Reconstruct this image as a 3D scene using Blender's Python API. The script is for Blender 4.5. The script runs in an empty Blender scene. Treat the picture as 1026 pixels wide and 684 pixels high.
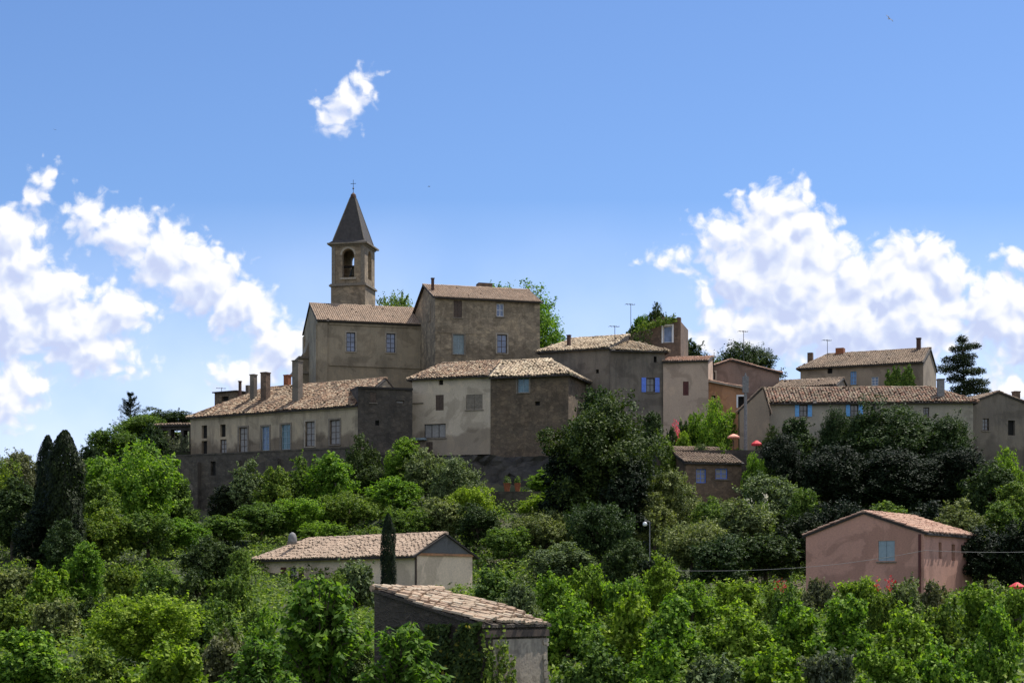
import bpy, math, random
import numpy as np
from mathutils import Vector, Matrix
R = math.radians
random.seed(7)
scene = bpy.context.scene
col = scene.collection
F = 1700.0; CX = 513.0; HY = 600.0          # focal length, axis and horizon used to measure the place

def W(px, d): return (px - CX) * d / F
def Z(py, d): return (HY - py) * d / F
def P(px, py, d): return Vector((W(px, d), d, Z(py, d)))

# ------------------------------------------------------------ terrain profile
PR = [(-400, -1.7), (0, -1.7), (20, -1.8), (36, -4.2), (60, -4.2), (75, -3.0), (100, -1.2), (118, .3), (135, 3.4), (150, 7.8),
      (163, 11), (172, 14), (185, 18), (200, 20), (225, 18), (260, 10), (320, 0), (420, -10), (9000, -14)]
PX = [a for a, b in PR]; PZ = [b for a, b in PR]
def sst(a, b, x):
    t = np.clip((x - a) / (b - a), 0, 1); return t * t * (3 - 2 * t)
def Hn(x, y):
    h = np.interp(y, PX, PZ)
    m = 1 - sst(36, 74, -x) - sst(62, 150, x)
    h = np.where(h > 0, h * m, h)
    h = h - 4.2 * sst(138, 154, y) * (1 - sst(173, 177, y)) * sst(-44, -38, x) * (1 - sst(-17, -10, x))
    return h + .25 * np.sin(x * .31 + y * .17) * np.sin(y * .23 - x * .11)
def H(x, y): return float(Hn(np.array(x, float), np.array(y, float)))

# ------------------------------------------------------------ node helpers
def newmat(name):
    m = bpy.data.materials.new(name); m.use_nodes = True
    nt = m.node_tree; nt.nodes.clear()
    return m, nt, nt.nodes, nt.links
def N(nt, t, **kw):
    n = nt.nodes.new(t)
    for k, v in kw.items():
        if k.startswith('i_'):
            n.inputs[k[2:].replace('_', ' ')].default_value = v
        else: setattr(n, k, v)
    return n
def ramp(nt, stops, interp='LINEAR'):
    r = nt.nodes.new('ShaderNodeValToRGB'); cr = r.color_ramp; cr.interpolation = interp
    while len(cr.elements) < len(stops): cr.elements.new(.5)
    for e, (p, c) in zip(cr.elements, stops):
        e.position = p; e.color = (*c, 1) if len(c) == 3 else c
    return r
def mixc(nt, a, b, f, mode='MIX'):
    m = nt.nodes.new('ShaderNodeMix'); m.data_type = 'RGBA'; m.blend_type = mode
    L = nt.links
    for s, v in ((6, a), (7, b)):
        if isinstance(v, tuple): m.inputs[s].default_value = (*v, 1)
        else: L.new(v, m.inputs[s])
    if isinstance(f, (int, float)): m.inputs[0].default_value = f
    else: L.new(f, m.inputs[0])
    return m.outputs[2]
def out(nt, bsdf):
    o = nt.nodes.new('ShaderNodeOutputMaterial'); nt.links.new(bsdf, o.inputs[0])

def stucco(name, c1, c2, stain=(.05, .045, .035), sa=.6, scale=.35, rough=.92, bump=.25, joints=0, mortar=.72, damp=None):
    """old plaster or stone-built wall: broad tone changes, blotchy weathering, drips, fine grain"""
    m, nt, nn, L = newmat(name)
    tc = N(nt, 'ShaderNodeTexCoord')
    n1 = N(nt, 'ShaderNodeTexNoise', i_Scale=scale, i_Detail=8.0, i_Roughness=.65); L.new(tc.outputs['Object'], n1.inputs[0])
    r1 = ramp(nt, [(.35, (0, 0, 0)), (.65, (1, 1, 1))]); L.new(n1.outputs[0], r1.inputs[0])
    c = mixc(nt, c1, c2, r1.outputs[0])
    mp = N(nt, 'ShaderNodeMapping'); mp.inputs['Scale'].default_value = (1.1, 1.1, .22); L.new(tc.outputs['Object'], mp.inputs[0])
    n2 = N(nt, 'ShaderNodeTexNoise', i_Scale=1.0, i_Detail=6.0, i_Roughness=.7); L.new(mp.outputs[0], n2.inputs[0])
    r2 = ramp(nt, [(.48, (0, 0, 0)), (.72, (sa,) * 3)]); L.new(n2.outputs[0], r2.inputs[0])
    c = mixc(nt, c, stain, r2.outputs[0])
    n3 = N(nt, 'ShaderNodeTexNoise', i_Scale=9.0, i_Detail=4.0); L.new(tc.outputs['Object'], n3.inputs[0])
    r3 = ramp(nt, [(.3, (.87,) * 3), (.7, (1.07,) * 3)]); L.new(n3.outputs[0], r3.inputs[0])
    c = mixc(nt, c, r3.outputs[0], 1.0, 'MULTIPLY')
    # broad patches where render was renewed or has gone, with crisp irregular borders
    n4 = N(nt, 'ShaderNodeTexNoise', i_Scale=scale * .9 + .12, i_Detail=10.0, i_Roughness=.58, i_Distortion=.8); L.new(tc.outputs['Object'], n4.inputs[0])
    r4 = ramp(nt, [(.43, (.74, .73, .72)), (.47, (1, 1, 1)), (.58, (1, 1, 1)), (.62, (1.16, 1.14, 1.1))]); L.new(n4.outputs[0], r4.inputs[0])
    c = mixc(nt, c, r4.outputs[0], .85, 'MULTIPLY')
    hsrc = n3.outputs[0]
    if joints:
        # rubble stones: each its own tone, with darker joints
        mp2 = N(nt, 'ShaderNodeMapping'); mp2.inputs['Scale'].default_value = (1, 1, 1.7); L.new(tc.outputs['Object'], mp2.inputs[0])
        v = N(nt, 'ShaderNodeTexVoronoi', i_Scale=joints); L.new(mp2.outputs[0], v.inputs[0])
        v2 = N(nt, 'ShaderNodeTexVoronoi', feature='DISTANCE_TO_EDGE', i_Scale=joints); L.new(mp2.outputs[0], v2.inputs[0])
        sx = N(nt, 'ShaderNodeSeparateColor'); L.new(v.outputs['Color'], sx.inputs[0])
        rr = ramp(nt, [(0, (.55, .52, .5)), (.6, (1, .98, .95)), (1, (1.5, 1.45, 1.35))]); L.new(sx.outputs[0], rr.inputs[0])
        c = mixc(nt, c, rr.outputs[0], .5, 'MULTIPLY')
        re = ramp(nt, [(0, (mortar,) * 3), (.12, (1,) * 3)]); L.new(v2.outputs[0], re.inputs[0])
        c = mixc(nt, c, re.outputs[0], .8, 'MULTIPLY')
        hsrc = re.outputs[0]
    if damp:   # dark rising stain with a ragged upper border
        sz = N(nt, 'ShaderNodeSeparateXYZ'); L.new(tc.outputs['Object'], sz.inputs[0])
        n5 = N(nt, 'ShaderNodeTexNoise', i_Scale=.28, i_Detail=7.0, i_Roughness=.55); L.new(tc.outputs['Object'], n5.inputs[0])
        ma = N(nt, 'ShaderNodeMath', operation='MULTIPLY_ADD'); L.new(n5.outputs[0], ma.inputs[0]); ma.inputs[1].default_value = damp[1]; L.new(sz.outputs[2], ma.inputs[2])
        mr = N(nt, 'ShaderNodeMapRange'); L.new(ma.outputs[0], mr.inputs[0]); mr.inputs[1].default_value = damp[0] + .5; mr.inputs[2].default_value = damp[0]
        c = mixc(nt, c, damp[2], mr.outputs[0], 'MULTIPLY')
    b = N(nt, 'ShaderNodeBsdfPrincipled', i_Roughness=rough); L.new(c, b.inputs['Base Color'])
    bp = N(nt, 'ShaderNodeBump', i_Strength=bump, i_Distance=.05); L.new(hsrc, bp.inputs['Height']); L.new(bp.outputs[0], b.inputs['Normal'])
    out(nt, b.outputs[0]); return m

def tilemat(name, stops, patch=(.12, .1, .08), pa=.5):
    m, nt, nn, L = newmat(name)
    g = N(nt, 'ShaderNodeNewGeometry'); tc = N(nt, 'ShaderNodeTexCoord')
    r = ramp(nt, stops); L.new(g.outputs['Random Per Island'], r.inputs[0])
    n = N(nt, 'ShaderNodeTexNoise', i_Scale=.7, i_Detail=6.0, i_Roughness=.7); L.new(tc.outputs['Object'], n.inputs[0])
    r2 = ramp(nt, [(.45, (0, 0, 0)), (.68, (pa,) * 3)]); L.new(n.outputs[0], r2.inputs[0])
    c = mixc(nt, r.outputs[0], patch, r2.outputs[0])
    n3 = N(nt, 'ShaderNodeTexNoise', i_Scale=7.0, i_Detail=5.0); L.new(tc.outputs['Object'], n3.inputs[0])
    r3 = ramp(nt, [(.3, (.75,) * 3), (.7, (1.2,) * 3)]); L.new(n3.outputs[0], r3.inputs[0])
    c = mixc(nt, c, r3.outputs[0], 1.0, 'MULTIPLY')
    b = N(nt, 'ShaderNodeBsdfPrincipled', i_Roughness=.9); L.new(c, b.inputs['Base Color'])
    out(nt, b.outputs[0]); return m

def plain(name, c, rough=.7, metal=0, var=.25, scale=6.0):
    m, nt, nn, L = newmat(name)
    tc = N(nt, 'ShaderNodeTexCoord')
    n = N(nt, 'ShaderNodeTexNoise', i_Scale=scale, i_Detail=4.0); L.new(tc.outputs['Object'], n.inputs[0])
    r = ramp(nt, [(.3, tuple(x * (1 - var) for x in c)), (.7, tuple(min(1, x * (1 + var)) for x in c))]); L.new(n.outputs[0], r.inputs[0])
    b = N(nt, 'ShaderNodeBsdfPrincipled', i_Roughness=rough, i_Metallic=metal); L.new(r.outputs[0], b.inputs['Base Color'])
    out(nt, b.outputs[0]); return m

def leafmat(name, dark, mid, light, trans=.35, dry=None, tt=(1.35, 1.5, .5)):
    m, nt, nn, L = newmat(name)
    g = N(nt, 'ShaderNodeNewGeometry'); oi = N(nt, 'ShaderNodeObjectInfo'); tc = N(nt, 'ShaderNodeTexCoord')
    st = [(0, dark), (.45, mid), (1, light)]
    if dry: st = [(0, dark), (.45, mid), (.93, light), (1, dry)]
    r = ramp(nt, st); L.new(g.outputs['Random Per Island'], r.inputs[0])
    n = N(nt, 'ShaderNodeTexNoise', i_Scale=.8, i_Detail=3.0); L.new(tc.outputs['Object'], n.inputs[0])
    r2 = ramp(nt, [(.3, (.7, .72, .75)), (.7, (1.25, 1.2, 1.05))]); L.new(n.outputs[0], r2.inputs[0])
    c = mixc(nt, r.outputs[0], r2.outputs[0], 1.0, 'MULTIPLY')
    r3 = ramp(nt, [(0, (.78, .85, .9)), (.5, (1, 1, 1)), (1, (1.22, 1.1, .85))]); L.new(oi.outputs['Random'], r3.inputs[0])
    c = mixc(nt, c, r3.outputs[0], 1.0, 'MULTIPLY')
    b = N(nt, 'ShaderNodeBsdfPrincipled', i_Roughness=.62); L.new(c, b.inputs['Base Color'])
    b.inputs['Specular IOR Level'].default_value = .14
    t = N(nt, 'ShaderNodeBsdfTranslucent'); 
    ct = mixc(nt, c, tt, 1.0, 'MULTIPLY'); L.new(ct, t.inputs[0])
    mx = N(nt, 'ShaderNodeMixShader'); mx.inputs[0].default_value = trans
    L.new(b.outputs[0], mx.inputs[1]); L.new(t.outputs[0], mx.inputs[2]); out(nt, mx.outputs[0]); return m

M = {}
M['church'] = stucco('church render', (0.3895, 0.3136, 0.2137), (0.2959, 0.2448, 0.1696), (0.1558, 0.13, 0.09582), .55, .3, damp=(4.4, -7, (.78, .77, .76)))
M['tower'] = stucco('tower stone', (0.3371, 0.2582, 0.1723), (0.2427, 0.192, 0.134), (0.1348, 0.1059, 0.07019), .6, .5, joints=1.6)
M['tallhouse'] = stucco('tall house masonry', (0.3832, 0.3011, 0.2031), (0.2606, 0.2108, 0.145), (0.1303, 0.1084, 0.07978), .7, .4, joints=2.2, damp=(4.6, -8, (.75, .74, .73)))
M['longwall'] = stucco('long house render', (0.4612, 0.3797, 0.2632), (0.3527, 0.2866, 0.1991), (0.1357, 0.1133, 0.08991), .8, .25, damp=(4.0, -5.5, (.5, .48, .47)))
M['plaster'] = stucco('pale plaster', (0.5633, 0.4707, 0.359), (0.4904, 0.4107, 0.3105), (0.2608, 0.2104, 0.16), .35, .3, damp=(-1.2, -6, (.6, .58, .56)))
M['rubble'] = stucco('rubble stone', (0.1816, 0.1309, 0.08479), (0.1211, 0.09447, 0.06661), (0.06056, 0.04845, 0.03998), .6, .5, joints=2.4, bump=.6)
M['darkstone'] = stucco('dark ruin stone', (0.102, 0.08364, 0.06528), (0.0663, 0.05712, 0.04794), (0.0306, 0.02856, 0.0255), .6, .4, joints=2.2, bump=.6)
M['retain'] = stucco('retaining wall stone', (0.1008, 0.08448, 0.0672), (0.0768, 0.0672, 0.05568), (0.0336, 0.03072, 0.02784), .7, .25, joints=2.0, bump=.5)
M['greyhouse'] = stucco('grey render', (0.2184, 0.182, 0.1396), (0.1578, 0.1335, 0.1092), (0.06673, 0.06066, 0.05218), .7, .3, damp=(2.5, -7, (.7, .7, .7)))
M['brownstone'] = stucco('brown stone', (0.2053, 0.1368, 0.09286), (0.1466, 0.1026, 0.07331), (0.06842, 0.05376, 0.04203), .5, .5, joints=2.4)
M['rose'] = stucco('rose plaster', (0.5494, 0.409, 0.3039), (0.4675, 0.3506, 0.263), (0.3156, 0.2395, 0.187), .35, .3)
M['rose2'] = stucco('weathered rose plaster', (0.2808, 0.1944, 0.1512), (0.216, 0.1566, 0.1242), (0.1296, 0.0972, 0.081), .5, .3)
M['orange'] = stucco('orange plaster', (.5, .23, .1), (.42, .22, .12), (.28, .17, .12), .4, .6)
M['pink'] = stucco('pink plaster', (0.5732, 0.3048, 0.2261), (0.4931, 0.2709, 0.2073), (0.3465, 0.2032, 0.157), .35, .25, bump=.1)
M['beige'] = stucco('beige plaster', (0.8064, 0.6369, 0.4657), (0.7419, 0.5837, 0.4234), (0.4838, 0.3791, 0.2822), .3, .25, bump=.1)
M['longr'] = stucco('cream plaster', (0.3919, 0.3444, 0.2671), (0.3206, 0.285, 0.2256), (0.1663, 0.1484, 0.1187), .4, .3)
M['backh'] = stucco('back house plaster', (0.354, 0.2753, 0.1966), (0.2753, 0.2163, 0.1573), (0.1573, 0.1245, 0.09832), .5, .3)
M['hutwall'] = stucco('hut rubble', (0.0765, 0.0612, 0.04675), (0.04675, 0.0391, 0.0323), (0.02125, 0.01955, 0.017), .6, .6, joints=4.2, bump=.8, mortar=1.6)
M['hutplaster'] = stucco('hut lime plaster', (.45, .38, .29), (.3, .25, .2), (.1, .085, .065), .9, 1.6)
M['greygable'] = stucco('grey gable board', (.14, .135, .13), (.11, .108, .105), (.07, .07, .07), .4, .5)
TS = lambda *c: [(i / (len(c) - 1), x) for i, x in enumerate(c)]
M['t_fine'] = tilemat('even beige roof tiles', TS((0.3375, 0.247, 0.1755), (0.425, 0.3055, 0.2145), (0.4875, 0.364, 0.26)), (0.3, 0.234, 0.169), .5)
M['t_old'] = tilemat('old mixed roof tiles', TS((0.086, 0.0598, 0.0396), (0.258, 0.1472, 0.088), (0.344, 0.23, 0.1408), (0.473, 0.368, 0.2464), (0.172, 0.1104, 0.0704), (0.387, 0.2576, 0.1584)), (0.1204, 0.092, 0.066), .6)
M['t_pale'] = tilemat('pale bleached roof tiles', TS((0.144, 0.1023, 0.0704), (0.468, 0.3534, 0.2288), (0.558, 0.4464, 0.2992), (0.36, 0.2604, 0.1672), (0.594, 0.5022, 0.352)), (0.18, 0.1395, 0.088), .45)
M['t_red'] = tilemat('red speckled roof tiles', TS((0.08237, 0.0588, 0.0392), (0.2883, 0.1428, 0.08624), (0.3432, 0.2772, 0.1803), (0.1922, 0.1344, 0.08624), (0.3157, 0.1848, 0.1176)), (0.1373, 0.1092, 0.0784), .5)
M['t_brown'] = tilemat('brown roof tiles', TS((0.19, 0.13, 0.0873), (0.2565, 0.18, 0.1212), (0.304, 0.22, 0.1455)), (0.1235, 0.1, 0.07275), .6)
M['t_clay'] = tilemat('clay roof tiles', TS((0.368, 0.2024, 0.138), (0.46, 0.276, 0.184), (0.5152, 0.3312, 0.23), (0.3128, 0.1748, 0.1196)), (0.3312, 0.23, 0.1656), .4)
M['t_hut'] = tilemat('hut roof tiles', TS((0.264, 0.1748, 0.1144), (0.44, 0.3036, 0.2024), (0.5104, 0.3864, 0.264), (0.3696, 0.276, 0.1848), (0.5456, 0.46, 0.3344)), (0.176, 0.138, 0.0968), .55)
M['slate'] = plain('spire slate', (.05, .042, .037), .8, var=.3, scale=3)
M['trim'] = plain('pale stone trim', (.34, .29, .225), .9)
M['trimd'] = plain('dull stone trim', (.19, .16, .125), .9)
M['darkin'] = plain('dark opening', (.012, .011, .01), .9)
M['wood'] = plain('weathered wood', (.08, .055, .04), .8)
M['woodd'] = plain('dark wood and eave shadow', (.028, .022, .018), .8)
M['white'] = plain('white paint', (.75, .74, .72), .5, var=.06)
M['curtain'] = plain('pale curtain', (0.275, 0.264, 0.253), .9, var=.15)
M['blue'] = plain('blue shutter paint', (.11, .22, .75), .5, var=.12)
M['lblue'] = plain('sky blue shutter paint', (.13, .38, .72), .5, var=.1)
M['gblue'] = plain('grey blue shutter paint', (0.255, 0.32, 0.3588), .55, var=.08)
M['red'] = plain('red cloth', (.6, .03, .04), .7, var=.12)
M['redwood'] = plain('dark red shutter paint', (.09, .022, .018), .7)
M['salmon'] = plain('salmon cloth', (.75, .33, .22), .7, var=.12)
M['metal'] = plain('dark metal', (.04, .04, .042), .5, .6)
M['iron'] = plain('rusty iron', (.07, .035, .025), .8)
M['concrete'] = plain('grey concrete', (.2, .195, .19), .9)
M['terracotta'] = plain('terracotta', (0.2625, 0.08925, 0.03675), .8)
M['bark'] = plain('bark', (.075, .058, .042), .95, var=.4, scale=4)
M['bronze'] = plain('bronze', (.09, .075, .045), .45, .7)
M['globe'] = plain('white lamp globe', (.8, .8, .78), .3, var=.03)
M['feather'] = plain('dark feathers', (.02, .02, .024), .7)
M['rock'] = stucco('rock', (.075, .066, .056), (.05, .046, .04), (.02, .02, .018), .7, .5, bump=.9, joints=.9)
def glass(name, c, rough=.12):
    m, nt, nn, L = newmat(name)
    tc = N(nt, 'ShaderNodeTexCoord'); n = N(nt, 'ShaderNodeTexNoise', i_Scale=1.5); L.new(tc.outputs['Object'], n.inputs[0])
    r = ramp(nt, [(.3, tuple(x * .7 for x in c)), (.7, tuple(x * 1.25 for x in c))]); L.new(n.outputs[0], r.inputs[0])
    b = N(nt, 'ShaderNodeBsdfPrincipled', i_Roughness=rough); b.inputs['Specular IOR Level'].default_value = .8
    L.new(r.outputs[0], b.inputs['Base Color']); out(nt, b.outputs[0]); return m
M['glass'] = glass('window glass', (.06, .075, .095))
M['bglass'] = glass('blue window glass', (.13, .17, .27))
M['tglass'] = glass('teal window glass', (.1, .16, .17))

M['L_bright'] = leafmat('bright leaves', (0.04234, 0.09387, 0.01379), (0.121, 0.2346, 0.02757), (0.2903, 0.4224, 0.05746), .4)
M['L_lime'] = leafmat('lime leaves', (0.066, 0.121, 0.0165), (0.165, 0.264, 0.0308), (0.33, 0.44, 0.066), .42)
M['L_mid'] = leafmat('green leaves', (0.03392, 0.06814, 0.01487), (0.09499, 0.1673, 0.02974), (0.2307, 0.3097, 0.05841), .32)
M['L_grey'] = leafmat('grey green leaves', (0.04508, 0.06776, 0.03136), (0.1223, 0.1663, 0.06944), (0.2705, 0.3203, 0.1456), .25)
M['L_dark'] = leafmat('dark leaves', (0.0165, 0.033, 0.01155), (0.0363, 0.066, 0.0198), (0.0825, 0.1238, 0.0363), .18)
M['L_black'] = leafmat('very dark leaves', (0.006, 0.012, 0.006), (0.012, 0.022, 0.009), (0.025, 0.042, 0.014), .1)
M['L_olive'] = leafmat('olive leaves', (0.06, 0.072, 0.036), (0.12, 0.138, 0.078), (0.204, 0.216, 0.132), .25)
M['L_fig'] = leafmat('broad fresh leaves', (.045, .1, .012), (.1, .19, .022), (.19, .29, .045), .42)
M['L_ivy'] = leafmat('ivy leaves', (0.024, 0.042, 0.012), (0.048, 0.078, 0.0204), (0.084, 0.12, 0.03), .25, dry=(0.3, 0.24, 0.036))
M['L_fir'] = leafmat('fir needles', (0.0144, 0.0264, 0.0168), (0.0288, 0.048, 0.0288), (0.048, 0.0744, 0.042), .08)
M['petals'] = leafmat('pink petals', (.5, .06, .12), (.65, .1, .2), (.75, .2, .3), .4, tt=(1, 1, 1))
M['petred'] = leafmat('red petals', (.5, .02, .03), (.65, .04, .05), (.7, .1, .1), .4, tt=(1, 1, 1))
M['petwhite'] = leafmat('white petals', (.5, .5, .48), (.6, .6, .57), (.7, .7, .65), .3, tt=(1, 1, 1))

# ------------------------------------------------------------ object helpers
def tag(o, label=None, cat=None, group=None, kind=None):
    if label: o['label'] = label
    if cat: o['category'] = cat
    if group: o['group'] = group
    if kind: o['kind'] = kind
    return o
def empty(name, loc, rz=0, label=None, cat=None, group=None):
    o = bpy.data.objects.new(name, None); o.empty_display_size = .3
    col.objects.link(o); o.location = loc; o.rotation_euler.z = rz
    return tag(o, label, cat, group)

class MB:
    def __init__(s): s.v = []; s.f = []; s.m = []
    def add(s, vs, fs, mi=0):
        n = len(s.v); s.v += [tuple(p) for p in vs]; s.f += [tuple(i + n for i in f) for f in fs]; s.m += [mi] * len(fs)
    def poly(s, pts, mi=0): s.add(pts, [tuple(range(len(pts)))], mi)
    def hexa(s, b, t, mi=0):  # bottom ring and top ring of 4
        s.add(list(b) + list(t), [(3, 2, 1, 0), (4, 5, 6, 7), (0, 1, 5, 4), (1, 2, 6, 5), (2, 3, 7, 6), (3, 0, 4, 7)], mi)
    def box(s, x0, x1, y0, y1, z0, z1, mi=0):
        s.hexa([(x0, y0, z0), (x1, y0, z0), (x1, y1, z0), (x0, y1, z0)], [(x0, y0, z1), (x1, y0, z1), (x1, y1, z1), (x0, y1, z1)], mi)
    def prism(s, pts, dz, mi=0):  # planar polygon thickened downward
        n = len(pts); a = [Vector(p) for p in pts]; b = [p - Vector((0, 0, dz)) for p in a]
        s.add(a + b, [tuple(range(n)), tuple(range(2 * n - 1, n - 1, -1))] + [(i, i + n, (i + 1) % n + n, (i + 1) % n) for i in range(n)], mi)
    def tube(s, p, q, r0, r1=None, n=6, mi=0, caps=True):
        p = Vector(p); q = Vector(q); r1 = r0 if r1 is None else r1
        d = (q - p).normalized(); a = d.orthogonal().normalized(); b = d.cross(a)
        vs = [p + (a * math.cos(t) + b * math.sin(t)) * r0 for t in [2 * math.pi * i / n for i in range(n)]]
        vs += [q + (a * math.cos(t) + b * math.sin(t)) * r1 for t in [2 * math.pi * i / n for i in range(n)]]
        fs = [(i, (i + 1) % n, n + (i + 1) % n, n + i) for i in range(n)]
        if caps: fs += [tuple(range(n - 1, -1, -1)), tuple(range(n, 2 * n))]
        s.add(vs, fs, mi)
    def path(s, pts, rs, n=6, mi=0):
        pts = [Vector(p) for p in pts]; rings = []
        for i, p in enumerate(pts):
            d = (pts[min(i + 1, len(pts) - 1)] - pts[max(i - 1, 0)]).normalized()
            a = d.cross(Vector((.3, 1, .1))).normalized(); b = d.cross(a)
            rings.append([p + (a * math.cos(t) + b * math.sin(t)) * rs[i] for t in [2 * math.pi * k / n for k in range(n)]])
        vs = [v for r in rings for v in r]; fs = []
        for i in range(len(pts) - 1):
            for k in range(n): fs.append((i * n + k, i * n + (k + 1) % n, (i + 1) * n + (k + 1) % n, (i + 1) * n + k))
        fs.append(tuple(range(n - 1, -1, -1))); fs.append(tuple((len(pts) - 1) * n + k for k in range(n)))
        s.add(vs, fs, mi)
    def lathe(s, prof, c=(0, 0, 0), n=16, mi=0):
        vs = [(c[0] + r * math.cos(2 * math.pi * k / n), c[1] + r * math.sin(2 * math.pi * k / n), c[2] + z) for r, z in prof for k in range(n)]
        fs = [(i * n + k, i * n + (k + 1) % n, (i + 1) * n + (k + 1) % n, (i + 1) * n + k) for i in range(len(prof) - 1) for k in range(n)]
        fs.append(tuple(range(n - 1, -1, -1))); fs.append(tuple((len(prof) - 1) * n + k for k in range(n)))
        s.add(vs, fs, mi)
    def build(s, name, mats, parent=None, smooth=False):
        me = bpy.data.meshes.new(name); me.from_pydata(s.v, [], s.f)
        if not isinstance(mats, (list, tuple)): mats = [mats]
        for m in mats: me.materials.append(m)
        if len(mats) > 1: me.polygons.foreach_set('material_index', s.m)
        if smooth: me.polygons.foreach_set('use_smooth', [True] * len(me.polygons))
        me.update(); o = bpy.data.objects.new(name, me); col.objects.link(o); o.parent = parent
        return o

def tiles(mb, poly, w=.24, l=.42, seed=0, mi=1, rough=1.0):
    """barrel tiles laid over a planar roof polygon: first edge is the eave"""
    rnd = random.Random(seed)
    p = [Vector(q) for q in poly]
    u = (p[1] - p[0]).normalized(); nrm = (p[1] - p[0]).cross(p[-1] - p[0]).normalized()
    if nrm.z < 0: nrm = -nrm
    v = nrm.cross(u)
    if v.z < 0: v = -v
    q2 = [((q - p[0]).dot(u), (q - p[0]).dot(v)) for q in p]
    umax = max(a for a, b in q2); umin = min(a for a, b in q2); vmax = max(b for a, b in q2)
    def inside(x, y):
        c = False; j = len(q2) - 1
        for i in range(len(q2)):
            xi, yi = q2[i]; xj, yj = q2[j]
            if (yi > y) != (yj > y) and x < (xj - xi) * (y - yi) / (yj - yi) + xi: c = not c
            j = i
        return c
    seg = 4; cs = [(math.cos(math.pi * k / seg), math.sin(math.pi * k / seg)) for k in range(seg + 1)]
    nc = int((umax - umin) / w); ph = rnd.random() * 6
    for i in range(nc):
        co = rnd.uniform(-.11, .11) * rough
        uc = umin + (i + .5) * w; jit = rnd.uniform(-.012, .012) * rough
        for j in range(int(vmax / l) + 1):
            vc = (j + .5) * l
            if not inside(uc, min(vc, vmax - .01) if j else .05): continue
            if rnd.random() < .012 * rough: continue
            lift = .03 * rough * math.sin(uc * .9 + ph) * math.sin(vc * 1.3 + ph) + rnd.uniform(-.006, .02) * rough
            ju = jit + rnd.uniform(-.014, .014) * rough; sk = rnd.uniform(-.02, .02) * rough
            r0 = w * .47; r1 = w * .4
            v0 = max(-.06, j * l - .05 + co + rnd.uniform(-.03, .03) * rough); v1 = min((j + 1) * l + .03 + co, vmax + .04)
            vs = []
            for (vv, rr, hh, ss) in ((v0, r0, .045, 0), (v1, r1, .01, sk)):
                for c, sn in cs:
                    vs.append(p[0] + u * (uc + ju + ss + c * rr) + v * vv + nrm * (hh + lift + sn * rr * .95))
            n = seg + 1
            fs = [(k, k + 1, n + k + 1, n + k) for k in range(seg)] + [tuple(range(n - 1, -1, -1))]
            mb.add(vs, fs, mi)
def ridge(mb, a, b, r=.13, mi=1, seed=0):
    rnd = random.Random(seed); a = Vector(a); b = Vector(b); n = max(1, int((b - a).length / .42)); d = (b - a) / n
    for i in range(n):
        o = Vector((0, 0, rnd.uniform(.0, .03)))
        mb.tube(a + d * i + o, a + d * (i + 1.08) + o, r * rnd.uniform(.95, 1.1), r * .9, 7, mi)

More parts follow.
